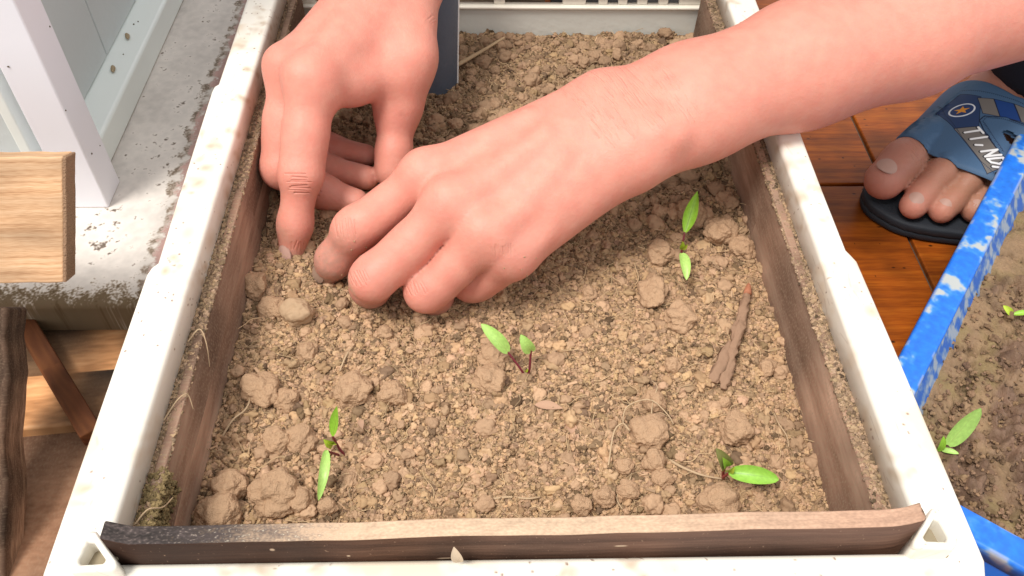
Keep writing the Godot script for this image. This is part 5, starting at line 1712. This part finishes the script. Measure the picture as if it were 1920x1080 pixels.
	for i in 48:
		var a := bc + (Vector2(40, 60) * Vector2(cos(TAU * i / 48), sin(TAU * i / 48))).rotated(-0.55)
		var b := bc + (Vector2(40, 60) * Vector2(cos(TAU * (i + 1) / 48), sin(TAU * (i + 1) / 48))).rotated(-0.55)
		stroke(im, a, b, 8.0, Color(0.86, 0.88, 0.9))
	var star := PackedVector2Array()
	for i in 10:
		var r := 1.0 if i % 2 == 0 else 0.42
		star.append(bc + (Vector2(27, 41) * r * Vector2(sin(TAU * i / 10 + 0.2), cos(TAU * i / 10 + 0.2))).rotated(-0.55))
	fill_poly(im, star, Color(0.86, 0.58, 0.22))
	# lettering along the grey panel; its third letter is worn to a stub
	var o0: Vector2 = q.call(-0.0135, 0.4755)
	var o1: Vector2 = q.call(0.0245, 0.4545)
	var ex := (o1 - o0) / 6.0
	var ey: Vector2 = (q.call(-0.0045, 0.4840) - q.call(-0.0135, 0.4745)) * 0.82
	var glyphs := {"T": [[0.05, 1, 0.85, 1], [0.45, 1, 0.45, 0]], "I": [[0.4, 1, 0.4, 0]], "s": [[0.2, 0, 0.35, 0.35]], "N": [[0.12, 0, 0.12, 1], [0.12, 1, 0.78, 0], [0.78, 0, 0.78, 1]], "D": [[0.12, 0, 0.12, 1], [0.12, 1, 0.55, 0.92], [0.55, 0.92, 0.8, 0.5], [0.8, 0.5, 0.55, 0.08], [0.55, 0.08, 0.12, 0]], "A": [[0.05, 0, 0.45, 1], [0.45, 1, 0.85, 0], [0.2, 0.36, 0.7, 0.36]]}
	var word := ["T", "I", "s", "N", "D", "A"]
	for pas in 2:
		for k in 6:
			for s in glyphs[word[k]]:
				var a: Vector2 = o0 + ex * (k + s[0]) + ey * s[1]
				var b: Vector2 = o0 + ex * (k + s[2]) + ey * s[3]
				if pas == 0: stroke(im, a + Vector2(-4, -4), b + Vector2(-4, -4), 15.0, Color(0.16, 0.16, 0.18))
				else: stroke(im, a, b, 12.5, Color(0.93, 0.93, 0.93))
	var sm := textured(im, 0.6, 0.4)
	var NU := 60
	var NW := 80
	var hole := PackedVector2Array()
	for i in 20:
		var a := TAU * i / 20
		hole.append(Vector2(0.0185, 0.4860) + (Vector2(0.0098 * cos(a), 0.0045 * sin(a))).rotated(-0.35))
	v = PackedVector3Array()
	f = PackedInt32Array()
	var uv := PackedVector2Array()
	for layer in 2:
		for i in NU + 1:
			for j in NW + 1:
				var w := lerpf(-0.0519, 0.0519, float(j) / NW)
				var front := 0.4455 + 0.006 * pow(absf(w) / 0.052, 2.0) + 0.004 * clampf(w / 0.04, 0.0, 1.0)
				var back := 0.5255 + 0.008 * absf(w) / 0.05
				var u := lerpf(front, back, float(i) / NU)
				var h := strap_y(u, w) - (0.0024 if layer == 1 else 0.0)
				if layer == 0:
					h -= 0.0018 * pow(maxf(0.0, absf(float(i) / NU * 2.0 - 1.0) - 0.93) / 0.07, 2.0)
					h += 0.0007 * (1.0 if Geometry2D.is_point_in_polygon(Vector2(w, u), PackedVector2Array([Vector2(0.03, 0.5030), Vector2(0.004, 0.5010), Vector2(-0.0085, 0.4925), Vector2(0.004, 0.479), Vector2(0.029, 0.468)])) else 0.0)
				v.append(foot(u, w * (1.0 if layer == 0 else 0.955), maxf(h, 0.020)))
				uv.append(Vector2((w + 0.055) / 0.11, (u - 0.44) / 0.11))
	var row := NW + 1
	for layer in 2:
		var b := layer * (NU + 1) * row
		for i in NU:
			for j in NW:
				var a := b + i * row + j
				var w := lerpf(-0.0519, 0.0519, (j + 0.5) / NW)
				if Geometry2D.is_point_in_polygon(Vector2(w, uv[a].y * 0.11 + 0.44 + 0.0007), hole): continue
				if layer == 0: f.append_array([a, a + 1, a + row + 1, a, a + row + 1, a + row])
				else: f.append_array([a, a + row + 1, a + 1, a, a + row, a + row + 1])
	for j in NW:
		for i in [0, NU]:
			var a: int = i * row + j
			var b: int = a + (NU + 1) * row
			f.append_array([a, b, a + 1, a + 1, b, b + 1])
	part("strap", commit(v, f, uv), sm, sandal)
